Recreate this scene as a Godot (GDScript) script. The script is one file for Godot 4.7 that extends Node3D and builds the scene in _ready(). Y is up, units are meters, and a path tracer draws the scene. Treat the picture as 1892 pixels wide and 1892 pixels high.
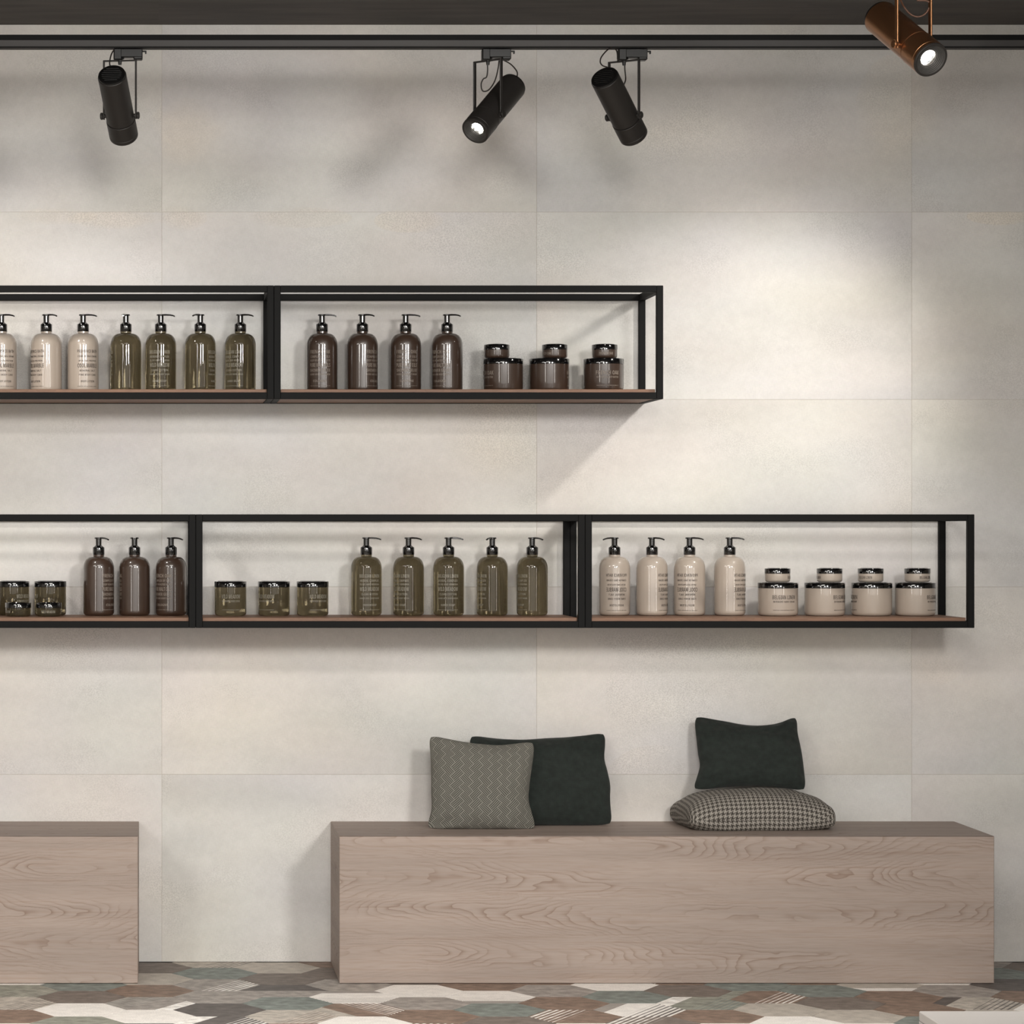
extends Node3D

# ---------------------------------------------------------------- measures
const D := 9.4          # camera to tiled wall
const PPM := 577.2      # scale of the photograph at the tiled wall, pixels per metre
const EYE := 1.388
const RX0 := -4.7896    # room
const RX1 := 6.6
const RZ1 := 10.2
const RH := 3.0
const BTOP := 0.45

var names := {}
var M := {}

func X(px: float, z: float) -> float: return (px - 293.0) / PPM * (D - z) / D
func Y(py: float, z: float) -> float: return EYE + (976.0 - py) / PPM * (D - z) / D

# ---------------------------------------------------------------- node helpers
func numbered(called: String) -> String:
	if not names.has(called):
		names[called] = 0
		return called
	names[called] += 1
	return "%s_%03d" % [called, names[called]]

func tag(o: Node3D, label: String, category: String, group := "") -> Node3D:
	o.set_meta("label", label)
	o.set_meta("category", category)
	if group != "":
		o.set_meta("group", group)
	return o

func thing(called: String, label: String, category: String, at := Vector3.ZERO, turn := 0.0, group := "") -> Node3D:
	var o := Node3D.new()
	o.name = numbered(called)
	add_child(o, true)
	o.position = at
	o.rotation.y = turn
	tag(o, label, category, group)
	return o

func part(called: String, mesh: Mesh, m: Material, parent: Node, at := Vector3.ZERO) -> MeshInstance3D:
	var o := MeshInstance3D.new()
	o.name = numbered(called) if parent == self else called
	o.mesh = mesh
	o.material_override = m
	o.position = at
	parent.add_child(o, true)
	return o

func struct(called: String, mesh: Mesh, m: Material) -> MeshInstance3D:
	var o := part(called, mesh, m, self)
	o.set_meta("kind", "structure")
	return o

# ---------------------------------------------------------------- mesh helpers
func begin() -> SurfaceTool:
	var st := SurfaceTool.new()
	st.begin(Mesh.PRIMITIVE_TRIANGLES)
	return st

func tri(st: SurfaceTool, p: Array, n: Array, uv: Array) -> void:
	var a: Vector3 = p[0]
	var b: Vector3 = p[1]
	var c: Vector3 = p[2]
	var g := (b - a).cross(c - a)
	if g.length_squared() < 1e-18:
		return
	var s: Vector3 = n[0] + n[1] + n[2]
	var order := [0, 2, 1] if g.dot(s) > 0.0 else [0, 1, 2]
	for k in order:
		st.set_normal(n[k])
		st.set_uv(uv[k])
		st.add_vertex(p[k])

func face(st: SurfaceTool, pts: Array, out_from: Vector3, uvs: Array = []) -> void:
	# a flat convex face, turned away from the point out_from
	var a: Vector3 = pts[0]
	var n := Vector3.ZERO
	for i in range(1, pts.size() - 1):
		n += (pts[i] - a).cross(pts[i + 1] - a)
	n = n.normalized()
	var mid := Vector3.ZERO
	for q in pts:
		mid += q
	mid /= pts.size()
	if n.dot(mid - out_from) < 0.0:
		n = -n
	for i in range(1, pts.size() - 1):
		var u := [Vector2.ZERO, Vector2.ZERO, Vector2.ZERO] if uvs.is_empty() else [uvs[0], uvs[i], uvs[i + 1]]
		tri(st, [pts[0], pts[i], pts[i + 1]], [n, n, n], u)

func box(st: SurfaceTool, c: Vector3, s: Vector3, b := 0.0015, xf := Transform3D()) -> void:
	# chamfered box; UVs in metres
	var h := s * 0.5
	b = minf(b, minf(h.x, minf(h.y, h.z)) * 0.9)
	var o := xf * c
	var V := func(x: float, y: float, z: float) -> Vector3: return xf * (c + Vector3(x, y, z))
	for k in 3:
		for sg: float in [-1.0, 1.0]:
			var q := []
			var uv := []
			for e: Array in [[-1, -1], [1, -1], [1, 1], [-1, 1]]:
				var v := Vector3.ZERO
				v[k] = sg * h[k]
				var i := (k + 1) % 3
				var j := (k + 2) % 3
				v[i] = e[0] * (h[i] - b)
				v[j] = e[1] * (h[j] - b)
				q.append(V.call(v.x, v.y, v.z))
				var w := c + v
				uv.append(Vector2(w.x, -w.y) if k == 2 else (Vector2(w.x, w.z) if k == 1 else Vector2(w.z, -w.y)))
			face(st, q, o, uv)
	for k in 3:
		var i := (k + 1) % 3
		var j := (k + 2) % 3
		for si: float in [-1.0, 1.0]:
			for sj: float in [-1.0, 1.0]:
				var q := []
				var uv := []
				for e: Array in [[-1, 0], [1, 0], [1, 1], [-1, 1]]:
					var v := Vector3.ZERO
					v[k] = e[0] * (h[k] - b)
					v[i] = si * (h[i] - (b if e[1] == 1 else 0.0))
					v[j] = sj * (h[j] - (0.0 if e[1] == 1 else b))
					q.append(V.call(v.x, v.y, v.z))
					var w := c + v
					uv.append(Vector2(w.x + w.z, -w.y))
				face(st, q, o, uv)
	for sx: float in [-1.0, 1.0]:
		for sy: float in [-1.0, 1.0]:
			for sz: float in [-1.0, 1.0]:
				face(st, [V.call(sx * h.x, sy * (h.y - b), sz * (h.z - b)), V.call(sx * (h.x - b), sy * h.y, sz * (h.z - b)), V.call(sx * (h.x - b), sy * (h.y - b), sz * h.z)], o)

func box_mesh(c: Vector3, s: Vector3, b := 0.0015) -> Mesh:
	var st := begin()
	box(st, c, s, b)
	return st.commit()

func lathe(st: SurfaceTool, prof: Array, seg := 40, xf := Transform3D(), soft := 0.75) -> void:
	# profile of Vector2(radius, height) from bottom (or inside) to top, outside to its right
	var n := prof.size()
	var sn := []
	for i in n - 1:
		var d: Vector2 = prof[i + 1] - prof[i]
		sn.append(Vector2(d.y, -d.x).normalized())
	var run := 0.0
	for i in n - 1:
		var n0: Vector2 = sn[i]
		var n1: Vector2 = sn[i]
		if i > 0 and sn[i - 1].dot(sn[i]) > soft:
			n0 = (sn[i - 1] + sn[i]).normalized()
		if i < n - 2 and sn[i + 1].dot(sn[i]) > soft:
			n1 = (sn[i + 1] + sn[i]).normalized()
		var a: Vector2 = prof[i]
		var b: Vector2 = prof[i + 1]
		var step := a.distance_to(b)
		for k in seg:
			var t0 := TAU * k / seg
			var t1 := TAU * (k + 1) / seg
			var p := []
			var nn := []
			for e: Array in [[a, n0, t0], [a, n0, t1], [b, n1, t1], [b, n1, t0]]:
				var r: Vector2 = e[0]
				var m: Vector2 = e[1]
				p.append(xf * Vector3(r.x * cos(e[2]), r.y, r.x * sin(e[2])))
				nn.append((xf.basis * Vector3(m.x * cos(e[2]), m.y, m.x * sin(e[2]))).normalized())
			var u0 := float(k) / seg
			var u1 := float(k + 1) / seg
			var uv := [Vector2(u0, run), Vector2(u1, run), Vector2(u1, run + step), Vector2(u0, run + step)]
			tri(st, [p[0], p[1], p[2]], [nn[0], nn[1], nn[2]], [uv[0], uv[1], uv[2]])
			tri(st, [p[0], p[2], p[3]], [nn[0], nn[2], nn[3]], [uv[0], uv[2], uv[3]])
		run += step

func lathe_mesh(prof: Array, seg := 40) -> Mesh:
	var st := begin()
	lathe(st, prof, seg)
	return st.commit()

func tube(st: SurfaceTool, pts: Array, r: float, seg := 8) -> void:
	var rings := []
	var up := Vector3.UP
	for i in pts.size():
		var t: Vector3 = (pts[mini(i + 1, pts.size() - 1)] - pts[maxi(i - 1, 0)]).normalized()
		var s := t.cross(up)
		if s.length() < 0.1:
			s = t.cross(Vector3.RIGHT)
		s = s.normalized()
		var w := s.cross(t).normalized()
		up = w
		var ring := []
		for k in seg:
			var a := TAU * k / seg
			ring.append(s * cos(a) + w * sin(a))
		rings.append(ring)
	for i in pts.size() - 1:
		for k in seg:
			var l := (k + 1) % seg
			var n := [rings[i][k], rings[i][l], rings[i + 1][l], rings[i + 1][k]]
			var p := [pts[i] + n[0] * r, pts[i] + n[1] * r, pts[i + 1] + n[2] * r, pts[i + 1] + n[3] * r]
			var z := Vector2.ZERO
			tri(st, [p[0], p[1], p[2]], [n[0], n[1], n[2]], [z, z, z])
			tri(st, [p[0], p[2], p[3]], [n[0], n[2], n[3]], [z, z, z])
	for e in [0, pts.size() - 1]:
		var cap := []
		for k in seg:
			cap.append(pts[e] + rings[e][k] * r)
		face(st, cap, pts[1 if e == 0 else e - 1])

func smooth_path(keys: Array, steps := 8) -> Array:
	var out := []
	for i in keys.size() - 1:
		var a: Vector3 = keys[i]
		var b: Vector3 = keys[i + 1]
		var pre: Vector3 = keys[maxi(i - 1, 0)]
		var post: Vector3 = keys[mini(i + 2, keys.size() - 1)]
		for k in steps:
			out.append(a.cubic_interpolate(b, pre, post, float(k) / steps))
	out.append(keys[-1])
	return out

# ---------------------------------------------------------------- materials
func mat(c: Color, rough := 0.5, metal := 0.0) -> StandardMaterial3D:
	var m := StandardMaterial3D.new()
	m.albedo_color = c
	m.roughness = rough
	m.metallic = metal
	return m

func rgb(r: int, g: int, b: int) -> Color: return Color8(r, g, b)

func image_texture(w: int, h: int, data: PackedByteArray) -> ImageTexture:
	return ImageTexture.create_from_image(Image.create_from_data(w, h, false, Image.FORMAT_RGB8, data))

func noise(seed_: int, freq: float, oct := 4, kind := FastNoiseLite.TYPE_SIMPLEX_SMOOTH) -> FastNoiseLite:
	var n := FastNoiseLite.new()
	n.seed = seed_
	n.noise_type = kind
	n.frequency = freq
	n.fractal_type = FastNoiseLite.FRACTAL_FBM
	n.fractal_octaves = oct
	return n

func wall_texture() -> ImageTexture:
	# lime-washed stone effect porcelain: four tiles by five, 4.8 m by 3 m
	var w := 2048
	var h := 1280
	var n1 := noise(11, 1.0, 5)
	var n2 := noise(23, 0.9, 3)
	var n3 := noise(31, 190.0, 2)
	var n4 := noise(41, 2.2, 4)
	var rng := RandomNumberGenerator.new()
	rng.seed = 5
	var off := []
	for i in 20:
		off.append(Vector2(rng.randf_range(0, 60), rng.randf_range(0, 60)))
	# worn patches of the glaze: centre and reach in photograph pixels at the wall, strength, warmth
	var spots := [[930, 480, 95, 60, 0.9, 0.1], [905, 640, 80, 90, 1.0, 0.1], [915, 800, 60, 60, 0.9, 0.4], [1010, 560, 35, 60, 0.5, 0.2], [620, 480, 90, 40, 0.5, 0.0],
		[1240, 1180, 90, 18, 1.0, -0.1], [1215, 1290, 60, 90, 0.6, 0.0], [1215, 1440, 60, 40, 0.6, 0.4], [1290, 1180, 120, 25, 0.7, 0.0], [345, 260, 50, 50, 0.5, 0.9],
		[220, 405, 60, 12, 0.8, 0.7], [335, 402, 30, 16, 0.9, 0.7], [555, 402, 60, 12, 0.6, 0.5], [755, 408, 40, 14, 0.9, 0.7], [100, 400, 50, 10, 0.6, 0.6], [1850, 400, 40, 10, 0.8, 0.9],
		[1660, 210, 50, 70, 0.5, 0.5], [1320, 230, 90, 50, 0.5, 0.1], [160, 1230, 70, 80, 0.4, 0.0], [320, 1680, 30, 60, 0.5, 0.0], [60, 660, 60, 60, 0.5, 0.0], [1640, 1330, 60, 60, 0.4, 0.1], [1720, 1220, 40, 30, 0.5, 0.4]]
	var d := PackedByteArray()
	d.resize(w * h * 3)
	var i := 0
	for y in h:
		var ym := 3.0 - (y + 0.5) / h * 3.0
		var row := int(ym / 0.6)
		var py := 976.0 - (ym - EYE) * PPM
		var near := []
		for s in spots:
			var v: float = (py - s[1]) / (s[3] * 1.6)
			if absf(v) < 1.0:
				near.append(s)
		for x in w:
			var xm := (x + 0.5) / w * 4.8 - 1.1896
			var o: Vector2 = off[int((x * 4) / w) * 5 + row]
			var a := n1.get_noise_2d(xm * 1.0 + o.x, ym * 2.4 + o.y)
			var b := n2.get_noise_2d(xm + o.y, ym * 1.8 + o.x)
			var m := n4.get_noise_2d(xm + o.x + 9.0, ym * 1.5 + o.y) - 0.12
			m = clampf(m * 2.2, 0.0, 0.6)
			var g2 := n2.get_noise_2d(xm * 1.4 + o.x + 33.0, ym * 2.0 + o.y)
			var warm := b * 0.75
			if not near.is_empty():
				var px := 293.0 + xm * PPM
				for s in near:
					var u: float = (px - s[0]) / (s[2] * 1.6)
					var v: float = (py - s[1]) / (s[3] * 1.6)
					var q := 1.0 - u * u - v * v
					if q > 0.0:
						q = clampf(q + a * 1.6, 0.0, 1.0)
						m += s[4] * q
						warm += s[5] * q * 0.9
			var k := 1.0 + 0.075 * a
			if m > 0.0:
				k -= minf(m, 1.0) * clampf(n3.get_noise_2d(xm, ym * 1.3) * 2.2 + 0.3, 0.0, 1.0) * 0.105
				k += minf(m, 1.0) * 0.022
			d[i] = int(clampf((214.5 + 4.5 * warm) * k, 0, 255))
			d[i + 1] = int(clampf((212.0 + 0.6 * warm + 2.5 * g2) * k, 0, 255))
			d[i + 2] = int(clampf((208.5 - 5.5 * warm) * k, 0, 255))
			i += 3
	return image_texture(w, h, d)

func weave_detail() -> ImageTexture:
	# the faint thread print of the tiles, nearly white, multiplied over their colour
	var n := noise(71, 0.5, 2)
	var f := noise(72, 0.03, 3)
	var w := 512
	var d := PackedByteArray()
	d.resize(w * w * 3)
	var i := 0
	for y in w:
		for x in w:
			var v := 249.0 + n.get_noise_2d(x * 0.12, y) * 5.0 + n.get_noise_2d(x, y * 0.12 + 900.0) * 5.0 + f.get_noise_2d(x, y) * 4.0
			var c := int(clampf(v, 0, 255))
			d[i] = c
			d[i + 1] = c
			d[i + 2] = c
			i += 3
	return image_texture(w, w, d)

func oak_texture(seed_: int, base: Array, dark: Array, w := 2048, h := 1024) -> ImageTexture:
	# flat-sawn oak, grain along u: 2 m by 1 m
	var hearts := [0.035, 0.15, 0.255, 0.385, 0.52, 0.63, 0.76, 0.88]
	var n1 := noise(seed_, 1.0, 2)
	var n2 := noise(seed_ + 1, 1.0, 2)
	var n3 := noise(seed_ + 2, 1.0, 2)
	var d := PackedByteArray()
	d.resize(w * h * 3)
	var i := 0
	for y in h:
		var ym := float(y) / h
		var heart := 0.0
		var swing := 0.0
		for e in hearts.size():
			if absf(hearts[e] - ym) < absf(heart - ym) or e == 0:
				heart = hearts[e]
				swing = e * 2.4 + 0.6
		for x in w:
			var xm := 2.0 * x / w
			var drift := n1.get_noise_2d(xm * 0.9, 5.0) * 0.03
			var wob := n2.get_noise_2d(xm * 9.0, ym * 30.0)
			var bend_ := n1.get_noise_2d(xm * 2.2, ym * 9.0)
			# nested arches along the heart of each board, straight grain between them
			var q := (ym + drift - heart) / 0.042
			var arch := exp(-q * q * 0.55)
			var ph := 9.0 * sin(xm * 1.9 + swing) - 2.0 * q * q + bend_ * 2.2 + wob * 0.42
			var v := ph - floorf(ph)
			var ring := pow(v, 5.0) * (1.0 - smoothstep(0.95, 1.0, v))
			var line := ym * 62.0 + bend_ * 3.0 + wob * 0.3
			line -= floorf(line)
			var amt := clampf(0.6 + n2.get_noise_2d(xm * 1.6 + 40.0, ym * 9.0) * 1.3, 0.1, 1.0)
			var pore := n3.get_noise_2d(xm * 9.0, ym * 300.0)
			var streak := n3.get_noise_2d(xm * 1.2 + 70.0, ym * 85.0)
			var tone := n1.get_noise_2d(xm * 0.7 + 30.0, ym * 12.0)
			var k := clampf((ring * arch * 0.78 + pow(line, 4.0) * (1.0 - arch) * 0.2) * amt + maxf(pore, 0.0) * 0.26 + maxf(streak - 0.1, 0.0) * 0.45, 0.0, 1.0)
			var g := 1.0 + tone * 0.05 + streak * 0.045
			d[i] = int(clampf(lerpf(base[0], dark[0], k) * g, 0, 255))
			d[i + 1] = int(clampf(lerpf(base[1], dark[1], k) * g, 0, 255))
			d[i + 2] = int(clampf(lerpf(base[2], dark[2], k) * g, 0, 255))
			i += 3
	return image_texture(w, h, d)

func stone_image(seed_: int, base: Color, how: Dictionary) -> ImageTexture:
	# a cement-look hexagon tile, plain or printed with tapering stripes
	var w := 224
	var n := noise(seed_, 0.022, 4)
	var f := noise(seed_ + 7, 0.22, 2)
	var d := PackedByteArray()
	d.resize(w * w * 3)
	var i := 0
	var dir: Vector2 = how.get("across", Vector2(0.866, 0.5))
	var stripe: Color = how.get("stripe", base)
	var band: Color = how.get("band", base)
	var count: int = how.get("count", 7)
	for y in w:
		for x in w:
			var px := (x + 0.5) / w * 2.0 - 1.0
			var pz := ((y + 0.5) / w * 2.0 - 1.0) * 0.866
			var s := (px * dir.x + pz * dir.y) / 0.866
			var c := base
			var k := s * float(how.get("side", 1.0))
			if how.has("stripe") and k > 0.02:
				var t := k * count
				var q := t - floorf(t)
				var wide: float = lerpf(0.14, 0.55, (floorf(t) + 0.5) / count) * float(how.get("weight", 1.0))
				if q < wide:
					c = stripe
			if how.has("band"):
				var bd: Vector2 = how.get("band_across", dir)
				var z := (px * bd.x + pz * bd.y) / 0.866 * float(how.get("band_side", -1.0))
				if z > float(how.get("band_from", 0.66)):
					c = band
			var g := 1.0 + n.get_noise_2d(x, y) * float(how.get("mottle", 0.22)) + f.get_noise_2d(x, y) * 0.09
			d[i] = int(clampf(c.r * 255.0 * g, 0, 255))
			d[i + 1] = int(clampf(c.g * 255.0 * g, 0, 255))
			d[i + 2] = int(clampf(c.b * 255.0 * g, 0, 255))
			i += 3
	return image_texture(w, w, d)

func herringbone_texture() -> ImageTexture:
	var w := 512
	var h := 256
	var d := PackedByteArray()
	d.resize(w * h * 3)
	var i := 0
	var n := noise(3, 0.4, 2)
	for y in h:
		for x in w:
			var ru := float(y) / h * sqrt(2.0)
			var rv := float(x) / w * 2.0 * sqrt(2.0)
			var p := (ru + rv) / sqrt(2.0)
			var q := (ru - rv) / sqrt(2.0)
			var ci := floori(p)
			var cj := floori(q)
			var k := posmod(ci - cj, 4)
			var along := 0.0
			var acr := 0.0
			if k < 2:
				along = (p - ci) + k
				acr = q - cj
			else:
				along = (q - cj) + (3 - k)
				acr = p - ci
			var line := acr * 4.0
			line -= floorf(line)
			var thread := absf(line - 0.5) < 0.3 and along > 0.07 and along < 1.93
			var g := 1.0 + n.get_noise_2d(x, y) * 0.2
			var c := Color8(72, 71, 65) if thread else Color8(134, 132, 124)
			d[i] = int(clampf(c.r8 * g, 0, 255))
			d[i + 1] = int(clampf(c.g8 * g, 0, 255))
			d[i + 2] = int(clampf(c.b8 * g, 0, 255))
			i += 3
	return image_texture(w, h, d)

func houndstooth_texture() -> ImageTexture:
	var w := 128
	var d := PackedByteArray()
	d.resize(w * w * 3)
	var i := 0
	var n := noise(5, 0.3, 2)
	for y in w:
		for x in w:
			var a := x * 8 / w
			var b := y * 8 / w
			var warp := posmod(a + b, 4) < 2
			var dark := (a % 8 < 4) if warp else (b % 8 < 4)
			var g := 1.0 + n.get_noise_2d(x, y) * 0.25
			var c := Color8(64, 59, 54) if dark else Color8(152, 147, 139)
			d[i] = int(clampf(c.r8 * g, 0, 255))
			d[i + 1] = int(clampf(c.g8 * g, 0, 255))
			d[i + 2] = int(clampf(c.b8 * g, 0, 255))
			i += 3
	return image_texture(w, w, d)

func ribbed_texture() -> ImageTexture:
	# dark green slubbed cotton: fine cross threads
	var w := 512
	var n := noise(9, 0.5, 2)
	var f := noise(10, 0.012, 3)
	var d := PackedByteArray()
	d.resize(w * w * 3)
	var i := 0
	for y in w:
		for x in w:
			var g := 1.0 + 0.22 * sin(y * TAU / 8.0) + 0.12 * sin(x * TAU / 8.0) + n.get_noise_2d(x * 0.25, y) * 0.35 + f.get_noise_2d(x, y) * 0.25
			d[i] = int(clampf(27.0 * g, 0, 255))
			d[i + 1] = int(clampf(34.0 * g, 0, 255))
			d[i + 2] = int(clampf(30.5 * g, 0, 255))
			i += 3
	return image_texture(w, w, d)

func ceiling_texture() -> ImageTexture:
	var w := 512
	var n := noise(61, 0.012, 5)
	var d := PackedByteArray()
	d.resize(w * w * 3)
	var i := 0
	for y in w:
		for x in w:
			var g := 1.0 + n.get_noise_2d(x * 0.6, y * 3.0) * 0.35
			d[i] = int(clampf(60.0 * g, 0, 255))
			d[i + 1] = int(clampf(55.0 * g, 0, 255))
			d[i + 2] = int(clampf(52.0 * g, 0, 255))
			i += 3
	return image_texture(w, w, d)

func make_materials() -> void:
	var wt := mat(Color.WHITE, 0.52)
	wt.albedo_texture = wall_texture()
	wt.detail_enabled = true
	wt.detail_albedo = weave_detail()
	wt.detail_blend_mode = BaseMaterial3D.BLEND_MODE_MUL
	wt.detail_uv_layer = BaseMaterial3D.DETAIL_UV_2
	wt.metallic_specular = 0.4
	M.wall_tile = wt
	M.grout = mat(rgb(196, 188, 178), 0.9)
	M.plaster = mat(rgb(196, 190, 182), 0.85)
	var ct := mat(Color.WHITE, 0.7)
	ct.albedo_texture = ceiling_texture()
	ct.uv1_triplanar = true
	ct.uv1_world_triplanar = true
	ct.uv1_scale = Vector3(0.5, 0.5, 0.5)
	M.ceiling = ct
	M.floor_grout = mat(rgb(110, 104, 98), 0.9)
	M.floor_field = mat(rgb(150, 144, 137), 0.6)
	var oak := mat(Color.WHITE, 0.55)
	oak.albedo_texture = oak_texture(101, [161, 147, 138], [120, 100, 88])
	oak.metallic_specular = 0.35
	M.oak = oak
	var board := mat(Color.WHITE, 0.55)
	board.albedo_texture = oak_texture(202, [132, 98, 76], [76, 52, 40], 1024, 512)
	M.board = board
	M.black_steel = mat(rgb(17, 17, 17), 0.6)
	M.black_steel.metallic_specular = 0.25
	M.track = mat(rgb(60, 58, 57), 0.5, 0.1)
	M.track_dark = mat(rgb(9, 9, 9), 0.6)
	M.track_dark.metallic_specular = 0.3
	M.lamp_black = mat(rgb(42, 39, 37), 0.5, 0.25)
	M.lamp_cap = mat(rgb(10, 10, 10), 0.45)
	M.lamp_warm_reflection = mat(rgb(152, 110, 78), 0.32, 0.95)  # black lamp body; the warm light reflected on it is painted as metal colour
	M.lamp_grey = mat(rgb(70, 68, 66), 0.5, 0.4)
	M.cable = mat(rgb(36, 30, 27), 0.6)
	M.cable_brown = mat(rgb(88, 58, 42), 0.5)
	M.reflector = mat(rgb(225, 225, 222), 0.15, 1.0)
	var glow := mat(rgb(255, 255, 255), 0.5)
	glow.emission_enabled = true
	glow.emission = Color(1, 0.98, 0.95)
	glow.emission_energy_multiplier = 6.0
	M.glow = glow
	var soft: StandardMaterial3D = glow.duplicate()
	soft.emission_energy_multiplier = 1.2
	M.soft_glow = soft
	var pump := mat(rgb(9, 9, 10), 0.12)
	pump.clearcoat_enabled = true
	pump.clearcoat = 1.0
	pump.clearcoat_roughness = 0.04
	M.pump = pump
	M.cream = mat(rgb(175, 163, 151), 0.4)
	M.brown = mat(rgb(61, 46, 37), 0.35)
	for k in ["cream", "brown"]:
		M[k].clearcoat_enabled = true
		M[k].clearcoat = 1.0
		M[k].clearcoat_roughness = 0.04
	var g := mat(Color8(132, 122, 98, 36), 0.02)
	g.refraction_enabled = true
	g.refraction_scale = 0.04
	M.green = g
	M.cream_print = mat(rgb(84, 76, 70), 0.6)
	M.brown_print = mat(rgb(134, 124, 114), 0.6)
	M.green_print = mat(rgb(128, 124, 112), 0.6)
	var hb := mat(Color.WHITE, 0.9)
	hb.albedo_texture = herringbone_texture()
	hb.uv1_scale = Vector3(1.0 / 0.0594, 1.0 / 0.0297, 1)
	M.herringbone = hb
	var ht := mat(Color.WHITE, 0.9)
	ht.albedo_texture = houndstooth_texture()
	ht.uv1_scale = Vector3(1.0 / 0.0147, 1.0 / 0.0147, 1)
	M.houndstooth = ht
	var gv := mat(Color.WHITE, 0.95)
	gv.albedo_texture = ribbed_texture()
	gv.uv1_scale = Vector3(5.0, 5.0, 1)
	gv.rim_enabled = true
	gv.rim = 0.15
	M.green_cotton = gv
	var lacquer := mat(rgb(172, 168, 165), 0.35)
	M.lacquer = lacquer
	M.window_frame = mat(rgb(60, 58, 56), 0.5)
	var pane := mat(rgb(240, 244, 250), 0.4)
	pane.emission_enabled = true
	pane.emission = Color(1.0, 0.97, 0.93)
	pane.emission_energy_multiplier = 4.0
	M.pane = pane
	var fill_pane: StandardMaterial3D = pane.duplicate()  # weak glow for the added wide window
	fill_pane.emission_energy_multiplier = 0.25
	M.fill_pane = fill_pane

# ---------------------------------------------------------------- the room
func ring_wall(st: SurfaceTool, x0: float, x1: float, y0: float, y1: float, z0: float, z1: float) -> void:
	box(st, Vector3((x0 + x1) / 2, (y0 + y1) / 2, (z0 + z1) / 2), Vector3(x1 - x0, y1 - y0, z1 - z0), 0.0005)

func build_room() -> void:
	var wb := struct("wall_back", box_mesh(Vector3((RX0 + RX1) / 2, RH / 2, -0.0762), Vector3(RX1 - RX0 + 0.4, RH, 0.15), 0.001), M.grout)
	var gap := 0.0004
	for c in range(-4, 6):
		for r in 5:
			var x0 := 0.0104 + 1.2 * c + gap
			var x1 := minf(0.0104 + 1.2 * (c + 1) - gap, RX1)
			var y0 := 0.6 * r + gap
			var y1 := 0.6 * (r + 1) - gap
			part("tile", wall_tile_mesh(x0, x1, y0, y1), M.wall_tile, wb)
	# floor: slab, hexagon tiles near the wall, plain field beyond them
	var fl := struct("floor", box_mesh(Vector3((RX0 + RX1) / 2, -0.11, RZ1 / 2), Vector3(RX1 - RX0 + 0.4, 0.2, RZ1 + 0.3), 0.001), M.floor_grout)
	hex_floor(fl)
	struct("ceiling", box_mesh(Vector3((RX0 + RX1) / 2, RH + 0.1, RZ1 / 2), Vector3(RX1 - RX0 + 0.4, 0.2, RZ1 + 0.5), 0.001), M.ceiling)
	struct("wall_left", box_mesh(Vector3(RX0 - 0.1, RH / 2, RZ1 / 2), Vector3(0.2, RH, RZ1 + 0.3), 0.001), M.plaster)
	struct("wall_right", box_mesh(Vector3(RX1 + 0.1, RH / 2, RZ1 / 2), Vector3(0.2, RH, RZ1 + 0.3), 0.001), M.plaster)
	var st := begin()
	var wins := [[-4.6, -4.05], [-2.6, 4.3], [5.5, 6.05]]  # the wide middle opening is added as a soft fill source
	var lo := 0.25
	var hi := 2.75
	ring_wall(st, RX0 - 0.2, RX1 + 0.2, 0, lo, RZ1, RZ1 + 0.2)
	ring_wall(st, RX0 - 0.2, RX1 + 0.2, hi, RH, RZ1, RZ1 + 0.2)
	ring_wall(st, RX0 - 0.2, wins[0][0], lo, hi, RZ1, RZ1 + 0.2)
	ring_wall(st, wins[0][1], wins[1][0], lo, hi, RZ1, RZ1 + 0.2)
	ring_wall(st, wins[1][1], wins[2][0], lo, hi, RZ1, RZ1 + 0.2)
	ring_wall(st, wins[2][1], RX1 + 0.2, lo, hi, RZ1, RZ1 + 0.2)
	struct("wall_front", st.commit(), M.plaster)
	for i in 3:
		var a: float = wins[i][0]
		var b: float = wins[i][1]
		var fs := begin()
		for e: Array in [[a, a + 0.03, lo, hi], [b - 0.03, b, lo, hi], [a + 0.03, b - 0.03, lo, lo + 0.03], [a + 0.03, b - 0.03, hi - 0.03, hi]]:
			ring_wall(fs, e[0], e[1], e[2], e[3], RZ1 + 0.03, RZ1 + 0.09)
		var f := struct("window_%d" % (i + 1), fs.commit(), M.window_frame)  # the middle one is added and only supplies fill
		part("pane", box_mesh(Vector3((a + b) / 2, (lo + hi) / 2, RZ1 + 0.06), Vector3(b - a - 0.06, hi - lo - 0.06, 0.01), 0.001), M.fill_pane if i == 1 else M.pane, f)

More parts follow.
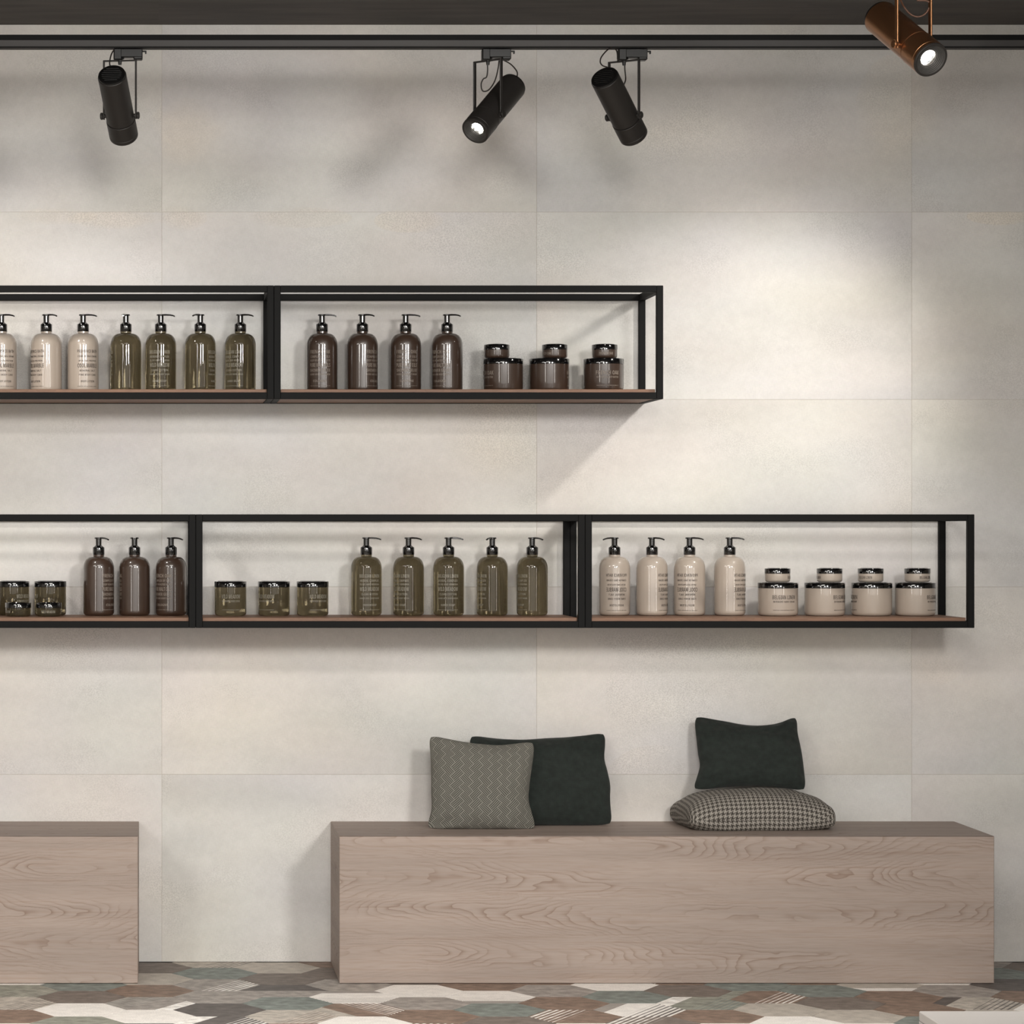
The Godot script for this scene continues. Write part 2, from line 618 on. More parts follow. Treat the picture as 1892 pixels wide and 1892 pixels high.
func wall_tile_mesh(x0: float, x1: float, y0: float, y1: float) -> Mesh:
	var st := SurfaceTool.new()
	st.begin(Mesh.PRIMITIVE_TRIANGLES)
	var e := 0.0004
	var zb := -0.0011
	var q := [Vector3(x0 + e, y0 + e, 0), Vector3(x1 - e, y0 + e, 0), Vector3(x1 - e, y1 - e, 0), Vector3(x0 + e, y1 - e, 0)]
	var m := [Vector3(x0, y0, -e), Vector3(x1, y0, -e), Vector3(x1, y1, -e), Vector3(x0, y1, -e)]
	var k := [Vector3(x0, y0, zb), Vector3(x1, y0, zb), Vector3(x1, y1, zb), Vector3(x0, y1, zb)]
	var mid := Vector3((x0 + x1) / 2, (y0 + y1) / 2, -0.02)
	var quads := [[q[0], q[1], q[2], q[3]]]
	for i in 4:
		var j := (i + 1) % 4
		quads.append([q[i], q[j], m[j], m[i]])
		quads.append([m[i], m[j], k[j], k[i]])
	for f in quads:
		var n: Vector3 = (f[1] - f[0]).cross(f[2] - f[0]).normalized()
		var c: Vector3 = (f[0] + f[1] + f[2] + f[3]) / 4.0
		if n.dot(c - mid) < 0.0:
			n = -n
		for t in [[0, 1, 2], [0, 2, 3]]:
			var a: Vector3 = f[t[0]]
			var b: Vector3 = f[t[1]]
			var d: Vector3 = f[t[2]]
			var order := [a, d, b] if (b - a).cross(d - a).dot(n) > 0.0 else [a, b, d]
			for v: Vector3 in order:
				st.set_normal(n)
				st.set_uv(Vector2((v.x + 1.1896) / 4.8, 1.0 - v.y / 3.0))
				st.set_uv2(Vector2(v.x / 0.6, v.y / 0.6))
				st.add_vertex(v)
	return st.commit()

func hex_floor(fl: Node3D) -> void:
	var white := rgb(240, 235, 229)
	var light := rgb(184, 176, 166)
	var grey := rgb(160, 153, 147)
	var taupe := rgb(122, 112, 105)
	var dark := rgb(96, 90, 87)
	var brown := rgb(134, 114, 101)
	var teal := rgb(126, 133, 128)
	var sage := rgb(146, 147, 136)
	var kinds := {
		"W": [white, {"mottle": 0.05}], "L": [light, {"mottle": 0.12}], "G": [grey, {}], "T": [taupe, {}], "K": [dark, {}], "B": [brown, {}], "E": [teal, {}], "S": [sage, {}],
		"a": [sage, {"stripe": light, "weight": 0.5}], "b": [light, {"stripe": dark, "weight": 0.45}], "c": [grey, {"stripe": teal, "side": -1.0, "weight": 0.5, "band": white, "band_side": 1.0, "band_from": 0.62}],
		"d": [light, {"stripe": dark, "weight": 0.6}], "e": [grey, {"stripe": white}], "f": [dark, {"stripe": white, "band": white, "band_side": -1.0, "band_from": 0.55}],
		"g": [grey, {"band": dark, "band_across": Vector2(0, 1), "band_side": -1.0, "band_from": 0.0}], "h": [light, {"stripe": brown, "weight": 0.5}],
		"i": [grey, {"stripe": light, "across": Vector2(0, 1), "weight": 0.6}], "j": [white, {"stripe": grey, "across": Vector2(0, 1), "weight": 0.6, "band": grey, "band_side": -1.0, "band_from": 0.62, "mottle": 0.06}],
		"k": [brown, {"stripe": white, "across": Vector2(0.866, -0.5), "band": light, "band_side": -1.0, "band_from": 0.6, "weight": 0.9}], "l": [brown, {"stripe": white, "side": -1.0}],
		"m": [white, {"stripe": dark, "band": grey, "band_side": -1.0, "band_from": 0.62, "mottle": 0.06}], "n": [taupe, {"stripe": white, "side": -1.0, "weight": 1.1}],
		"o": [sage, {"stripe": teal, "band": white, "band_side": -1.0, "band_from": 0.55, "weight": 0.9}], "p": [brown, {"stripe": white, "band": sage, "band_side": -1.0, "band_from": 0.6, "weight": 0.8}],
		"q": [light, {"stripe": dark, "weight": 0.7, "band": dark, "band_side": -1.0, "band_from": 0.6}], "r": [light, {"band": white, "band_across": Vector2(0, 1), "band_side": 1.0, "band_from": 0.55, "mottle": 0.08}],
		"s": [white, {"stripe": light, "across": Vector2(0, 1), "weight": 0.5, "band": grey, "band_across": Vector2(0, 1), "band_side": 1.0, "band_from": 0.66, "mottle": 0.06}],
	}
	var mats := {}
	var si := 0
	for k in kinds:
		var m := mat(Color.WHITE, 0.5)
		m.albedo_texture = stone_image(300 + si * 13, kinds[k][0], kinds[k][1])
		m.metallic_specular = 0.3
		mats[k] = m
		si += 1
	# the tiles that can be told apart: column -> kinds of the rows from the wall on
	var seen := {-2: {-1: "W", 0: "a", 1: "b", 2: "B", 3: "W"}, -1: {-1: "G", 0: "E", 1: "T", 2: "W", 3: "S"}, 0: {-3: "B", -2: "T", -1: "L", 0: "B", 1: "c", 2: "W", 3: "K"},
		1: {-2: "d", -1: "E", 0: "e", 1: "G", 2: "K", 3: "f"}, 2: {-3: "K", -2: "L", -1: "T", 0: "g", 1: "E", 2: "h", 3: "B"}, 3: {-2: "B", -1: "T", 0: "i", 1: "j", 2: "k", 3: "W"},
		4: {-1: "T", 0: "W", 1: "G", 2: "B", 3: "l"}, 5: {-1: "E", 0: "B", 1: "s", 2: "E", 3: "T"}, 6: {-1: "B", 0: "G", 1: "B", 2: "l", 3: "W"}, 7: {-1: "G", 0: "W", 1: "E", 2: "m", 3: "n"},
		8: {-1: "l", 0: "T", 1: "o", 2: "B", 3: "W"}, 9: {-1: "G", 0: "E", 1: "p", 2: "L", 3: "W"}, 10: {-1: "B", 0: "E", 1: "T", 2: "L", 3: "W"}, 11: {-1: "W", 0: "r", 1: "B", 2: "B", 3: "E"},
		12: {-1: "W", 0: "G", 1: "q", 2: "L", 3: "T"}, 13: {-2: "G", -1: "E", 0: "K", 1: "B", 2: "W"}, 14: {-2: "T", -1: "G", 0: "T"}}
	var rng := RandomNumberGenerator.new()
	rng.seed = 77
	var pool := ["W", "L", "G", "T", "K", "B", "E", "S", "W", "G", "B", "E", "e", "d", "p"]
	var meshes := {}
	var far := 0.0
	for c in range(-6, 20):
		for k in range(-3, 8):
			var cx := -0.0262 + 0.2018 * c
			var cz: float = (0.5875 if posmod(c, 2) == 0 else 0.472) + 0.2312 * k
			if cz < -0.1:
				continue
			var kind: String = pool[rng.randi() % pool.size()]
			if seen.has(c) and seen[c].has(k):
				kind = seen[c][k]
			var cut := cz < 0.125
			var key := "%d" % k if cut else "whole"
			key += "e" if posmod(c, 2) == 0 else "o"
			if not cut:
				key = "whole"
			if not meshes.has(key):
				meshes[key] = hex_mesh(cz if cut else 9.0)
			var o := part("tile", meshes[key], mats[kind], fl, Vector3(cx, rng.randf_range(-0.0004, 0.0), cz))
			far = maxf(far, cz)
	# beyond the laid hexagons the floor goes on as a plain screed
	var st := begin()
	var zc := 0.5875 + 0.2312 * 7 + 0.1156 + 0.003
	ring_wall(st, RX0, RX1, -0.012, -0.001, zc, RZ1)
	ring_wall(st, RX0, -0.0262 - 0.2018 * 6 - 0.15, -0.012, -0.001, 0.0, zc - 0.002)
	ring_wall(st, -0.0262 + 0.2018 * 19 + 0.15, RX1, -0.012, -0.001, 0.0, zc - 0.002)
	part("floor_field", st.commit(), M.floor_field, fl)

func hex_mesh(cz: float) -> Mesh:
	var a := 0.1345 - 0.0007
	var hz := 0.1156 - 0.0006
	var pts := PackedVector2Array([Vector2(a, 0), Vector2(a / 2, hz), Vector2(-a / 2, hz), Vector2(-a, 0), Vector2(-a / 2, -hz), Vector2(a / 2, -hz)])
	if cz < 1.0:
		var r := Geometry2D.intersect_polygons(pts, PackedVector2Array([Vector2(-1, -cz + 0.001), Vector2(1, -cz + 0.001), Vector2(1, 1), Vector2(-1, 1)]))
		pts = r[0]
	var st := begin()
	var top := []
	var rim := []
	var low := []
	var uv := []
	var mid := Vector2.ZERO
	for p in pts:
		mid += p
	mid /= pts.size()
	for p in pts:
		var q := p + (mid - p).normalized() * 0.0008
		top.append(Vector3(q.x, 0, q.y))
		rim.append(Vector3(p.x, -0.0006, p.y))
		low.append(Vector3(p.x, -0.0095, p.y))
		uv.append(Vector2(q.x / 0.269 + 0.5, q.y / (0.1156 * 2.0 / 0.866) * 1.0 / 0.866 * 0.866 + 0.5))
	# planar UVs: u across the points, v across the flats (stretched to the picture's square)
	for i in uv.size():
		uv[i] = Vector2(top[i].x / 0.269 + 0.5, top[i].z / 0.2312 + 0.5)
	var inside := Vector3(mid.x, -0.005, mid.y)
	face(st, top, inside, uv)
	for i in pts.size():
		var j := (i + 1) % pts.size()
		face(st, [top[i], top[j], rim[j], rim[i]], inside, [uv[i], uv[j], uv[j], uv[i]])
		face(st, [rim[i], rim[j], low[j], low[i]], inside, [uv[i], uv[j], uv[j], uv[i]])
	return st.commit()

# ---------------------------------------------------------------- benches, plinth
func slab(st: SurfaceTool, pts: Array, uvs: Array, thick: Vector3) -> void:
	# a panel with mitred edges: outer face pts, inner face moved by thick and drawn in by its length
	var c := Vector3.ZERO
	for p in pts:
		c += p
	c /= pts.size()
	var back := []
	for p in pts:
		var d: Vector3 = (c - p)
		back.append(p + thick + Vector3(signf(d.x) if absf(d.x) > 0.001 else 0.0, signf(d.y) if absf(d.y) > 0.001 else 0.0, signf(d.z) if absf(d.z) > 0.001 else 0.0) * thick.length() * (Vector3.ONE - thick.normalized().abs()))
	var e := 0.0018
	var front := []
	var rim := []
	for p in pts:
		var d: Vector3 = (c - p)
		var s := Vector3(signf(d.x) if absf(d.x) > 0.001 else 0.0, signf(d.y) if absf(d.y) > 0.001 else 0.0, signf(d.z) if absf(d.z) > 0.001 else 0.0) * (Vector3.ONE - thick.normalized().abs())
		front.append(p + s * e)
		rim.append(p + thick.normalized() * e)
	var inside := c + thick * 0.5
	face(st, front, inside, uvs)
	for i in 4:
		var j := (i + 1) % 4
		face(st, [front[i], front[j], rim[j], rim[i]], inside, [uvs[i], uvs[j], uvs[j], uvs[i]])
		face(st, [rim[i], rim[j], back[j], back[i]], inside, [uvs[i], uvs[j], uvs[j], uvs[i]])
	face(st, back, inside - thick * 5.0 + thick, uvs)

func bench(label: String, x0: float, x1: float, du: float, flip: bool) -> void:
	var d := 0.449
	var o := thing("wooden_bench", label, "bench", Vector3((x0 + x1) / 2, 0, 0.001), 0.0, "oak box benches along the wall")
	var w := (x1 - x0) / 2
	var t := 0.02
	var U := func(x: float, v: float) -> Vector2: return Vector2((-x if flip else x) / 2.0 + du, v)
	var g := 0.0004
	var st := begin()
	slab(st, [Vector3(-w, 0.001, d), Vector3(w, 0.001, d), Vector3(w, BTOP - g, d), Vector3(-w, BTOP - g, d)], [U.call(-w, 0.02 if flip else 0.46), U.call(w, 0.02 if flip else 0.46), U.call(w, 0.46 if flip else 0.02), U.call(-w, 0.46 if flip else 0.02)], Vector3(0, 0, -t))
	part("front_panel", st.commit(), M.oak, o)
	st = begin()
	slab(st, [Vector3(-w, BTOP, 0), Vector3(w, BTOP, 0), Vector3(w, BTOP, d - g), Vector3(-w, BTOP, d - g)], [U.call(-w, 0.5), U.call(w, 0.5), U.call(w, 0.95), U.call(-w, 0.95)], Vector3(0, -t, 0))
	part("top_panel", st.commit(), M.oak, o)
	for s: float in [-1.0, 1.0]:
		st = begin()
		slab(st, [Vector3(s * w, 0.001, 0), Vector3(s * w, 0.001, d - g), Vector3(s * w, BTOP - g, d - g), Vector3(s * w, BTOP - g, 0)], [Vector2(0.1, 0.95), Vector2(0.32, 0.95), Vector2(0.32, 0.5), Vector2(0.1, 0.5)], Vector3(-s * t, 0, 0))
		part("side_panel", st.commit(), M.oak, o)

func plinth() -> void:
	var zb := 3.69
	var x0 := X(1698, zb)
	var h := Y(1868, zb)
	var o := thing("display_plinth", "glossy white low display table in the bottom right corner of the picture", "table", Vector3(x0 + 0.6, 0, zb + 0.35))
	part("body", box_mesh(Vector3(0, (h - 0.0199) / 2, 0), Vector3(1.2, h - 0.0203, 0.7), 0.0002), M.lacquer, o)
	part("top_panel", box_mesh(Vector3(0, h - 0.0099, 0), Vector3(1.2, 0.0196, 0.7), 0.0018), M.lacquer, o)

# ---------------------------------------------------------------- shelves
func shelf(label: String, x0: float, y0: float, group: String) -> void:
	var w := 1.2
	var h := 0.35
	var d := 0.35
	var t := 0.0205
	var o := thing("shelf_unit", label, "shelf", Vector3(x0 + w / 2, y0, 0.0008), 0.0, group)
	var hx := w / 2 - t / 2 - 0.0003
	for sx: float in [-1.0, 1.0]:
		for z: float in [t / 2, d - t / 2]:
			part("post", box_mesh(Vector3.ZERO, Vector3(t, h, t), 0.0012), M.black_steel, o, Vector3(sx * hx, h / 2, z))
		for y: float in [t / 2, h - t / 2]:
			part("side_rail", box_mesh(Vector3.ZERO, Vector3(t - 0.0006, t, d - 2 * t), 0.0012), M.black_steel, o, Vector3(sx * hx, y, d / 2))
	for y: float in [t / 2, h - t / 2]:
		for z: float in [t / 2, d - t / 2]:
			part("long_rail", box_mesh(Vector3.ZERO, Vector3(w - 2 * t, t, t), 0.0012), M.black_steel, o, Vector3(0, y, z))
	var st := begin()
	box(st, Vector3.ZERO, Vector3(w - 2.0 * t - 0.002, 0.0295, d - 2.0 * t - 0.0008), 0.0012)
	part("shelf_board", st.commit(), M.board, o, Vector3(0, 0.0015 + 0.01475, d / 2))

const BOARD := 0.0312   # height of the board's top above the unit's foot

# ---------------------------------------------------------------- bottles and jars
func lettering(lines: Array, r: float, mirrored := false) -> Mesh:
	# lines: [text, width in metres, cap height, height of the foot of the line]; bent round a cylinder of radius r
	var st := begin()
	var font := SystemFont.new()
	font.font_names = PackedStringArray(["Droid Sans"])
	font.font_weight = 700
	for l in lines:
		var tm := TextMesh.new()
		tm.font = font
		tm.text = l[0]
		tm.font_size = 16
		tm.pixel_size = 0.01
		tm.depth = 0.0
		tm.curve_step = 4.0
		var arr := tm.get_mesh_arrays()
		var vs: PackedVector3Array = arr[Mesh.ARRAY_VERTEX]
		if vs.is_empty():
			continue
		var idx = arr[Mesh.ARRAY_INDEX]
		var lo := vs[0]
		var hi := vs[0]
		for v in vs:
			lo = lo.min(v)
			hi = hi.max(v)
		var count: int = idx.size() if idx != null and idx.size() > 0 else vs.size()
		for i in range(0, count, 3):
			var p := []
			var n := []
			for k in 3:
				var v: Vector3 = vs[idx[i + k]] if idx != null and idx.size() > 0 else vs[i + k]
				var fx: float = ((v.x - lo.x) / (hi.x - lo.x) - 0.5) * l[1]
				if mirrored:
					fx = -fx
				var fy: float = l[3] + (v.y - lo.y) / (hi.y - lo.y) * l[2]
				var ang := fx / r
				var dir := Vector3(sin(ang), 0, cos(ang))
				p.append(dir * (r + 0.00035) + Vector3(0, fy, 0))
				n.append(dir)
			var z := Vector2.ZERO
			tri(st, p, n, [z, z, z])
	return st.commit()

var shapes := {}

func shape(key: String, make: Callable) -> Mesh:
	if not shapes.has(key):
		shapes[key] = make.call()
	return shapes[key]

func bottle_profile() -> Array:
	var p := [Vector2(0.0, 0.0015), Vector2(0.034, 0.0), Vector2(0.040, 0.0006), Vector2(0.0445, 0.0028), Vector2(0.0475, 0.0064), Vector2(0.0488, 0.011), Vector2(0.0490, 0.016), Vector2(0.0490, 0.08), Vector2(0.0490, 0.148)]
	for i in range(1, 11):
		var a := PI / 2 * i / 10.0
		var rr := 0.0187 + 0.0303 * pow(cos(a), 0.88) if i < 10 else 0.0187
		p.append(Vector2(rr, 0.148 + 0.0385 * pow(sin(a), 0.95)))
	p.append_array([Vector2(0.0176, 0.1876), Vector2(0.0176, 0.1945), Vector2(0.0, 0.1945)])
	return p

func pump_collar() -> Mesh:
	return lathe_mesh([Vector2(0.0, 0.1922), Vector2(0.0182, 0.1922), Vector2(0.0187, 0.1930), Vector2(0.0187, 0.2135), Vector2(0.0180, 0.2158), Vector2(0.0120, 0.2195), Vector2(0.0104, 0.2215), Vector2(0.0, 0.2215)], 36)

func pump_head() -> Mesh:
	var st := begin()
	lathe(st, [Vector2(0.0, 0.2205), Vector2(0.0092, 0.2205), Vector2(0.0094, 0.2415), Vector2(0.0132, 0.2425), Vector2(0.0138, 0.2445), Vector2(0.0128, 0.2468), Vector2(0.0, 0.2476)], 28)
	# the spout, flattened, drooping to its tip
	var keys := [[0.004, 0.2446, 0.0058, 0.0031], [0.016, 0.2452, 0.0052, 0.0030], [0.030, 0.2444, 0.0045, 0.0027], [0.040, 0.2424, 0.0040, 0.0025], [0.0465, 0.2398, 0.0036, 0.0023]]
	var rings := []
	for k in keys:
		var ring := []
		for i in 12:
			var a := TAU * i / 12
			ring.append(Vector3(k[0], k[1] + sin(a) * k[3], cos(a) * k[2]))
		rings.append(ring)
	for j in rings.size() - 1:
		for i in 12:
			var l := (i + 1) % 12
			var p := [rings[j][i], rings[j][l], rings[j + 1][l], rings[j + 1][i]]
			var n := []
			for q: Vector3 in p:
				var kk: Array = keys[j] if q == rings[j][i] or q == rings[j][l] else keys[j + 1]
				n.append(Vector3(0, (q.y - kk[1]) / kk[3], q.z / kk[2]).normalized())
			var z := Vector2.ZERO
			tri(st, [p[0], p[1], p[2]], [n[0], n[1], n[2]], [z, z, z])
			tri(st, [p[0], p[2], p[3]], [n[0], n[2], n[3]], [z, z, z])
	face(st, rings[-1], Vector3(0, 0.24, 0))
	return st.commit()

var bottle_lines := {
	"cream": [["PROVENCE BATH", 0.069, 0.0092, 0.1235], ["COMFORTING CREAM", 0.066, 0.0060, 0.1090], ["WITH SILK PROTEIN", 0.060, 0.0048, 0.0955], ["COOL MARBLE", 0.067, 0.0128, 0.0765], ["MINERAL SALT", 0.052, 0.0058, 0.0640], ["FINE BODY CARE", 0.058, 0.0058, 0.0508], ["BODY LOTION", 0.045, 0.0066, 0.0300], ["HYDRATING AND NOURISHING FORMULA", 0.067, 0.0022, 0.0165]],
	"brown": [["FRENCH OAK", 0.068, 0.0110, 0.1210], ["COMPLEX OF OILS", 0.066, 0.0072, 0.1075], ["DEEP ROASTED NUTS", 0.068, 0.0060, 0.0960], ["PURE MALT OILS", 0.069, 0.0120, 0.0785], ["SHOWER GELEE", 0.068, 0.0092, 0.0635], ["HAND AND BODY WASH", 0.068, 0.0056, 0.0525], ["COLOGNE", 0.044, 0.0072, 0.0310], ["ENRICHED WITH NATURAL EXTRACTS", 0.069, 0.0022, 0.0180]],
	"green": [["BELGIAN LINEN", 0.068, 0.0105, 0.1205], ["HERBAL COMPLEX", 0.064, 0.0070, 0.1075], ["OLIVE AND VERBENA", 0.066, 0.0056, 0.0965], ["WILD MEADOW", 0.066, 0.0125, 0.0785], ["CLEAN COTTON", 0.056, 0.0066, 0.0650], ["HAND AND BODY WASH", 0.066, 0.0050, 0.0530], ["HAND SOAP", 0.045, 0.0068, 0.0310], ["ENRICHED WITH NATURAL EXTRACTS", 0.066, 0.0022, 0.0180]],
}

func bottle(kind: String, label: String, at: Vector3, spout: float, print_turn: float, group: String, mirrored := false) -> void:
	var o := thing("pump_bottle", label, "bottle", at, 0.0, group)
	part("bottle_body", shape("bottle", func(): return lathe_mesh(bottle_profile(), 56)), M[kind], o)
	part("pump_collar", shape("collar", pump_collar), M.pump, o)
	var ph := part("pump_head", shape("pump", pump_head), M.pump, o)
	ph.rotation.y = -deg_to_rad(spout)
	var pr := part("label_print", shape("print_%s_%s" % [kind, mirrored], func(): return lettering(bottle_lines[kind], 0.0490, mirrored)), M[kind + "_print"], o)
	pr.rotation.y = deg_to_rad(print_turn)

var jar_lines := {
	"cream": ["BELGIAN LINEN", "INTENSIVE HAND CREAM"], "brown": ["FRENCH OAK", "NOURISHING BODY BUTTER"], "green": ["WILD MEADOW", "REFRESHING BODY SCRUB"],
}

func jar(kind: String, size: String, label: String, at: Vector3, print_turn: float, group: String) -> void:
	var r := 0.0632
	var h := 0.106
	var lid := 0.0195
	if size == "medium":
		r = 0.0508
		h = 0.110
		lid = 0.0205
	elif size == "small":
		r = 0.0402
		h = 0.0445
		lid = 0.0185
	var o := thing("cosmetic_jar", label, "jar", at, 0.0, group)
	var rb := r - 0.0006
	var e := minf(0.010, r * 0.16)
	part("jar_body", shape("jar_" + size, func(): return lathe_mesh([Vector2(0, 0.001), Vector2(rb - e * 1.3, 0), Vector2(rb - e * 0.55, e * 0.16), Vector2(rb - e * 0.16, e * 0.55), Vector2(rb, e * 1.2), Vector2(rb, h - lid), Vector2(rb - 0.002, h - lid + 0.002), Vector2(0, h - lid + 0.002)], 56)), M[kind], o)
	var y := h - lid
	part("lid", shape("lid_" + size, func(): return lathe_mesh([Vector2(0, y + 0.0005), Vector2(r - 0.0008, y + 0.0004), Vector2(r + 0.0004, y + 0.0014), Vector2(r + 0.0004, h - 0.003), Vector2(r - 0.0004, h - 0.0018), Vector2(r - 0.003, h - 0.0014), Vector2(r * 0.80, h - 0.0016), Vector2(r * 0.78, h - 0.0001), Vector2(0, h)], 56)), M.pump, o)
	var lines := []
	if size == "small":
		lines = [[jar_lines[kind][0], r * 1.15, 0.0085, 0.0105]]
	else:
		lines = [[jar_lines[kind][0], r * 1.22, 0.0125, h * 0.50], [jar_lines[kind][1], r * 1.15, 0.0058, h * 0.40], ["ENRICHED WITH NATURAL EXTRACTS", r * 1.15, 0.0026, h * 0.165]]
	var pr := part("label_print", shape("jprint_%s_%s" % [kind, size], func(): return lettering(lines, rb)), M[kind + "_print"], o)
	pr.rotation.y = deg_to_rad(print_turn)

func place_goods() -> void:
	var yu := 1.7863 + BOARD
	var yl := 1.0808 + BOARD
	var z := 0.11
	var s := X(1.0, z) - X(0.0, z)
	# [kind, pixel, spout angle, print angle, label]
	var up := [
		["cream", 2.5, 25, 15, "cream pump bottle cut off by the left picture edge on the upper shelf"],
		["cream", 85.5, 44, -47, "cream pump bottle on the upper shelf with its print turned to the left"],
		["cream", 153.5, 18, 20, "cream pump bottle on the upper shelf next to the green bottles"],
		["green", 232.5, 100, -97, "olive green pump bottle beside the cream bottles, spout facing forward, no print visible"],
		["green", 297.0, 15, -5, "olive green pump bottle on the upper shelf with its print facing the front"],
		["green", 370.0, 120, 70, "olive green pump bottle on the upper shelf, spout turned slightly left"],
		["green", 444.0, 30, -30, "olive green pump bottle next to the black joint of the upper shelf"],
		["brown", 595.0, 15, -12, "dark brown pump bottle nearest the black joint of the upper shelf"],
		["brown", 669.5, 42, 52, "dark brown pump bottle on the upper shelf with its print turned right"],
		["brown", 749.5, 10, 0, "dark brown pump bottle on the upper shelf with its print facing straight forward"],
		["brown", 826.0, 30, -36, "dark brown pump bottle on the upper shelf nearest the brown jars"]]
	for b in up:
		bottle(b[0], b[4], Vector3(X(b[1], z), yu, z), b[2], b[3], b[0] + " pump bottles on the upper shelf")
	var low := [
		["brown", 182.3, 48, 56, "dark brown pump bottle on the lower shelf beside the green jars"],
		["brown", 248.5, 90, -95, "middle dark brown pump bottle on the lower shelf, spout facing forward"],
		["brown", 316.0, 39, -38, "dark brown pump bottle on the lower shelf against the black frame post"],
		["green", 676.9, 5, 10, "olive green pump bottle on the lower shelf nearest the three green jars"],
		["green", 754.8, 33, -42, "second olive green pump bottle from the green jars on the lower shelf"],
		["green", 828.8, 5, -8, "middle one of the five olive green bottles on the lower shelf"],
		["green", 909.5, 118, -68, "olive green pump bottle on the lower shelf with spout turned left"],
		["green", 983.3, 53, -65, "olive green pump bottle on the lower shelf nearest the doubled posts"],
		["cream", 1135.4, 147, 0, "cream pump bottle on the lower shelf whose spout points left"],
		["cream", 1204.6, 46, 54, "second cream bottle from the doubled posts on the lower shelf"],
		["cream", 1274.0, 31, -20, "third cream bottle from the doubled posts on the lower shelf"],
		["cream", 1348.2, 22, 46, "cream pump bottle on the lower shelf nearest the stacked cream jars"]]
	for b in low:
		bottle(b[0], b[4], Vector3(X(b[1], z), yl, z), b[2], b[3], b[0] + " pump bottles on the lower shelf", b[0] == "cream")
	var zj := 0.13
	var hb := 0.106 + 0.0004
	var ub := [[929.3, -70, "large brown jar nearest the brown bottles, a small jar on its lid"], [1014.7, 89, "middle large brown jar on the upper shelf under a small jar"], [1115.0, 5, "large brown jar with lettering in front, near the right end of the upper shelf"]]
	for b in ub:
		jar("brown", "large", b[2], Vector3(X(b[0], zj), yu, zj), b[1], "large brown jars on the upper shelf")
	var us := [[918.0, 180, "small plain brown jar stacked on the large jar nearest the brown bottles"], [1025.0, -56, "small brown jar stacked on the middle large brown jar"], [1117.0, 0, "small brown jar with centred lettering stacked near the upper shelf's right end"]]
	for b in us:
		jar("brown", "small", b[2], Vector3(X(b[0], zj), yu + hb, zj), b[1], "small brown jars stacked on large ones")
	var cb := [[1437.3, 8, "large cream jar with frontal lettering beside the cream bottles"], [1523.7, 48, "large cream jar with lettering at its right, second from the cream bottles"], [1610.6, -94, "large plain-looking cream jar, third from the cream bottles"], [1690.9, 56, "large cream jar nearest the right end of the lower shelf"]]
	for b in cb:
		jar("cream", "large", b[2], Vector3(X(b[0], zj), yl, zj), b[1], "large cream jars on the lower shelf")
	var cs := [[1436.6, 74, "small cream jar stacked on the large jar beside the cream bottles"], [1532.7, -89, "small cream jar sitting right of centre on the second large cream jar"], [1608.6, -41, "small cream jar on the plain-looking large cream jar"], [1694.8, 30, "small cream jar on the stack nearest the lower shelf's right end"]]
	for b in cs:
		jar("cream", "small", b[2], Vector3(X(b[0], zj), yl + hb, zj), b[1], "small cream jars stacked on large ones")
	var gm := [[25.0, 49, 0.085, "olive green jar cut off by the left picture edge, small jar before it"], [93.0, -85, 0.085, "olive green jar beside the brown bottles, small jar before it"], [425.9, 0, 0.12, "olive green jar with frontal lettering beside the black post"], [506.2, -36, 0.12, "middle olive green jar of the row of three on the lower shelf"], [577.6, 21, 0.12, "olive green jar of the three nearest the green pump bottles"]]
	for b in gm:
		jar("green", "medium", b[3], Vector3(X(b[0], b[2]), yl, b[2]), b[1], "olive green jars on the lower shelf")
	var gs := [[33.6, -69, "small dark jar standing before the leftmost olive green jar"], [90.0, 0, "small dark jar standing before the green jar beside the brown bottles"]]
	for b in gs:
		jar("green", "small", b[2], Vector3(X(b[0], 0.19), yl, 0.19), b[1], "small jars standing before the green jars")

# ---------------------------------------------------------------- cushions
func mu_dome(u: float) -> float: return 1.0 - pow(absf(u), 2.2)

func bend(offsets: Array, t: float) -> float:
	# smooth curve through evenly spaced offsets in photograph pixels, as metres
	var k := t * (offsets.size() - 1)
	var i := clampi(int(k), 0, offsets.size() - 2)
	var a: float = offsets[i]
	var b: float = offsets[i + 1]
	var pre: float = offsets[maxi(i - 1, 0)]
	var post: float = offsets[mini(i + 2, offsets.size() - 1)]
	return cubic_interpolate(a, b, pre, post, k - i) / 585.0

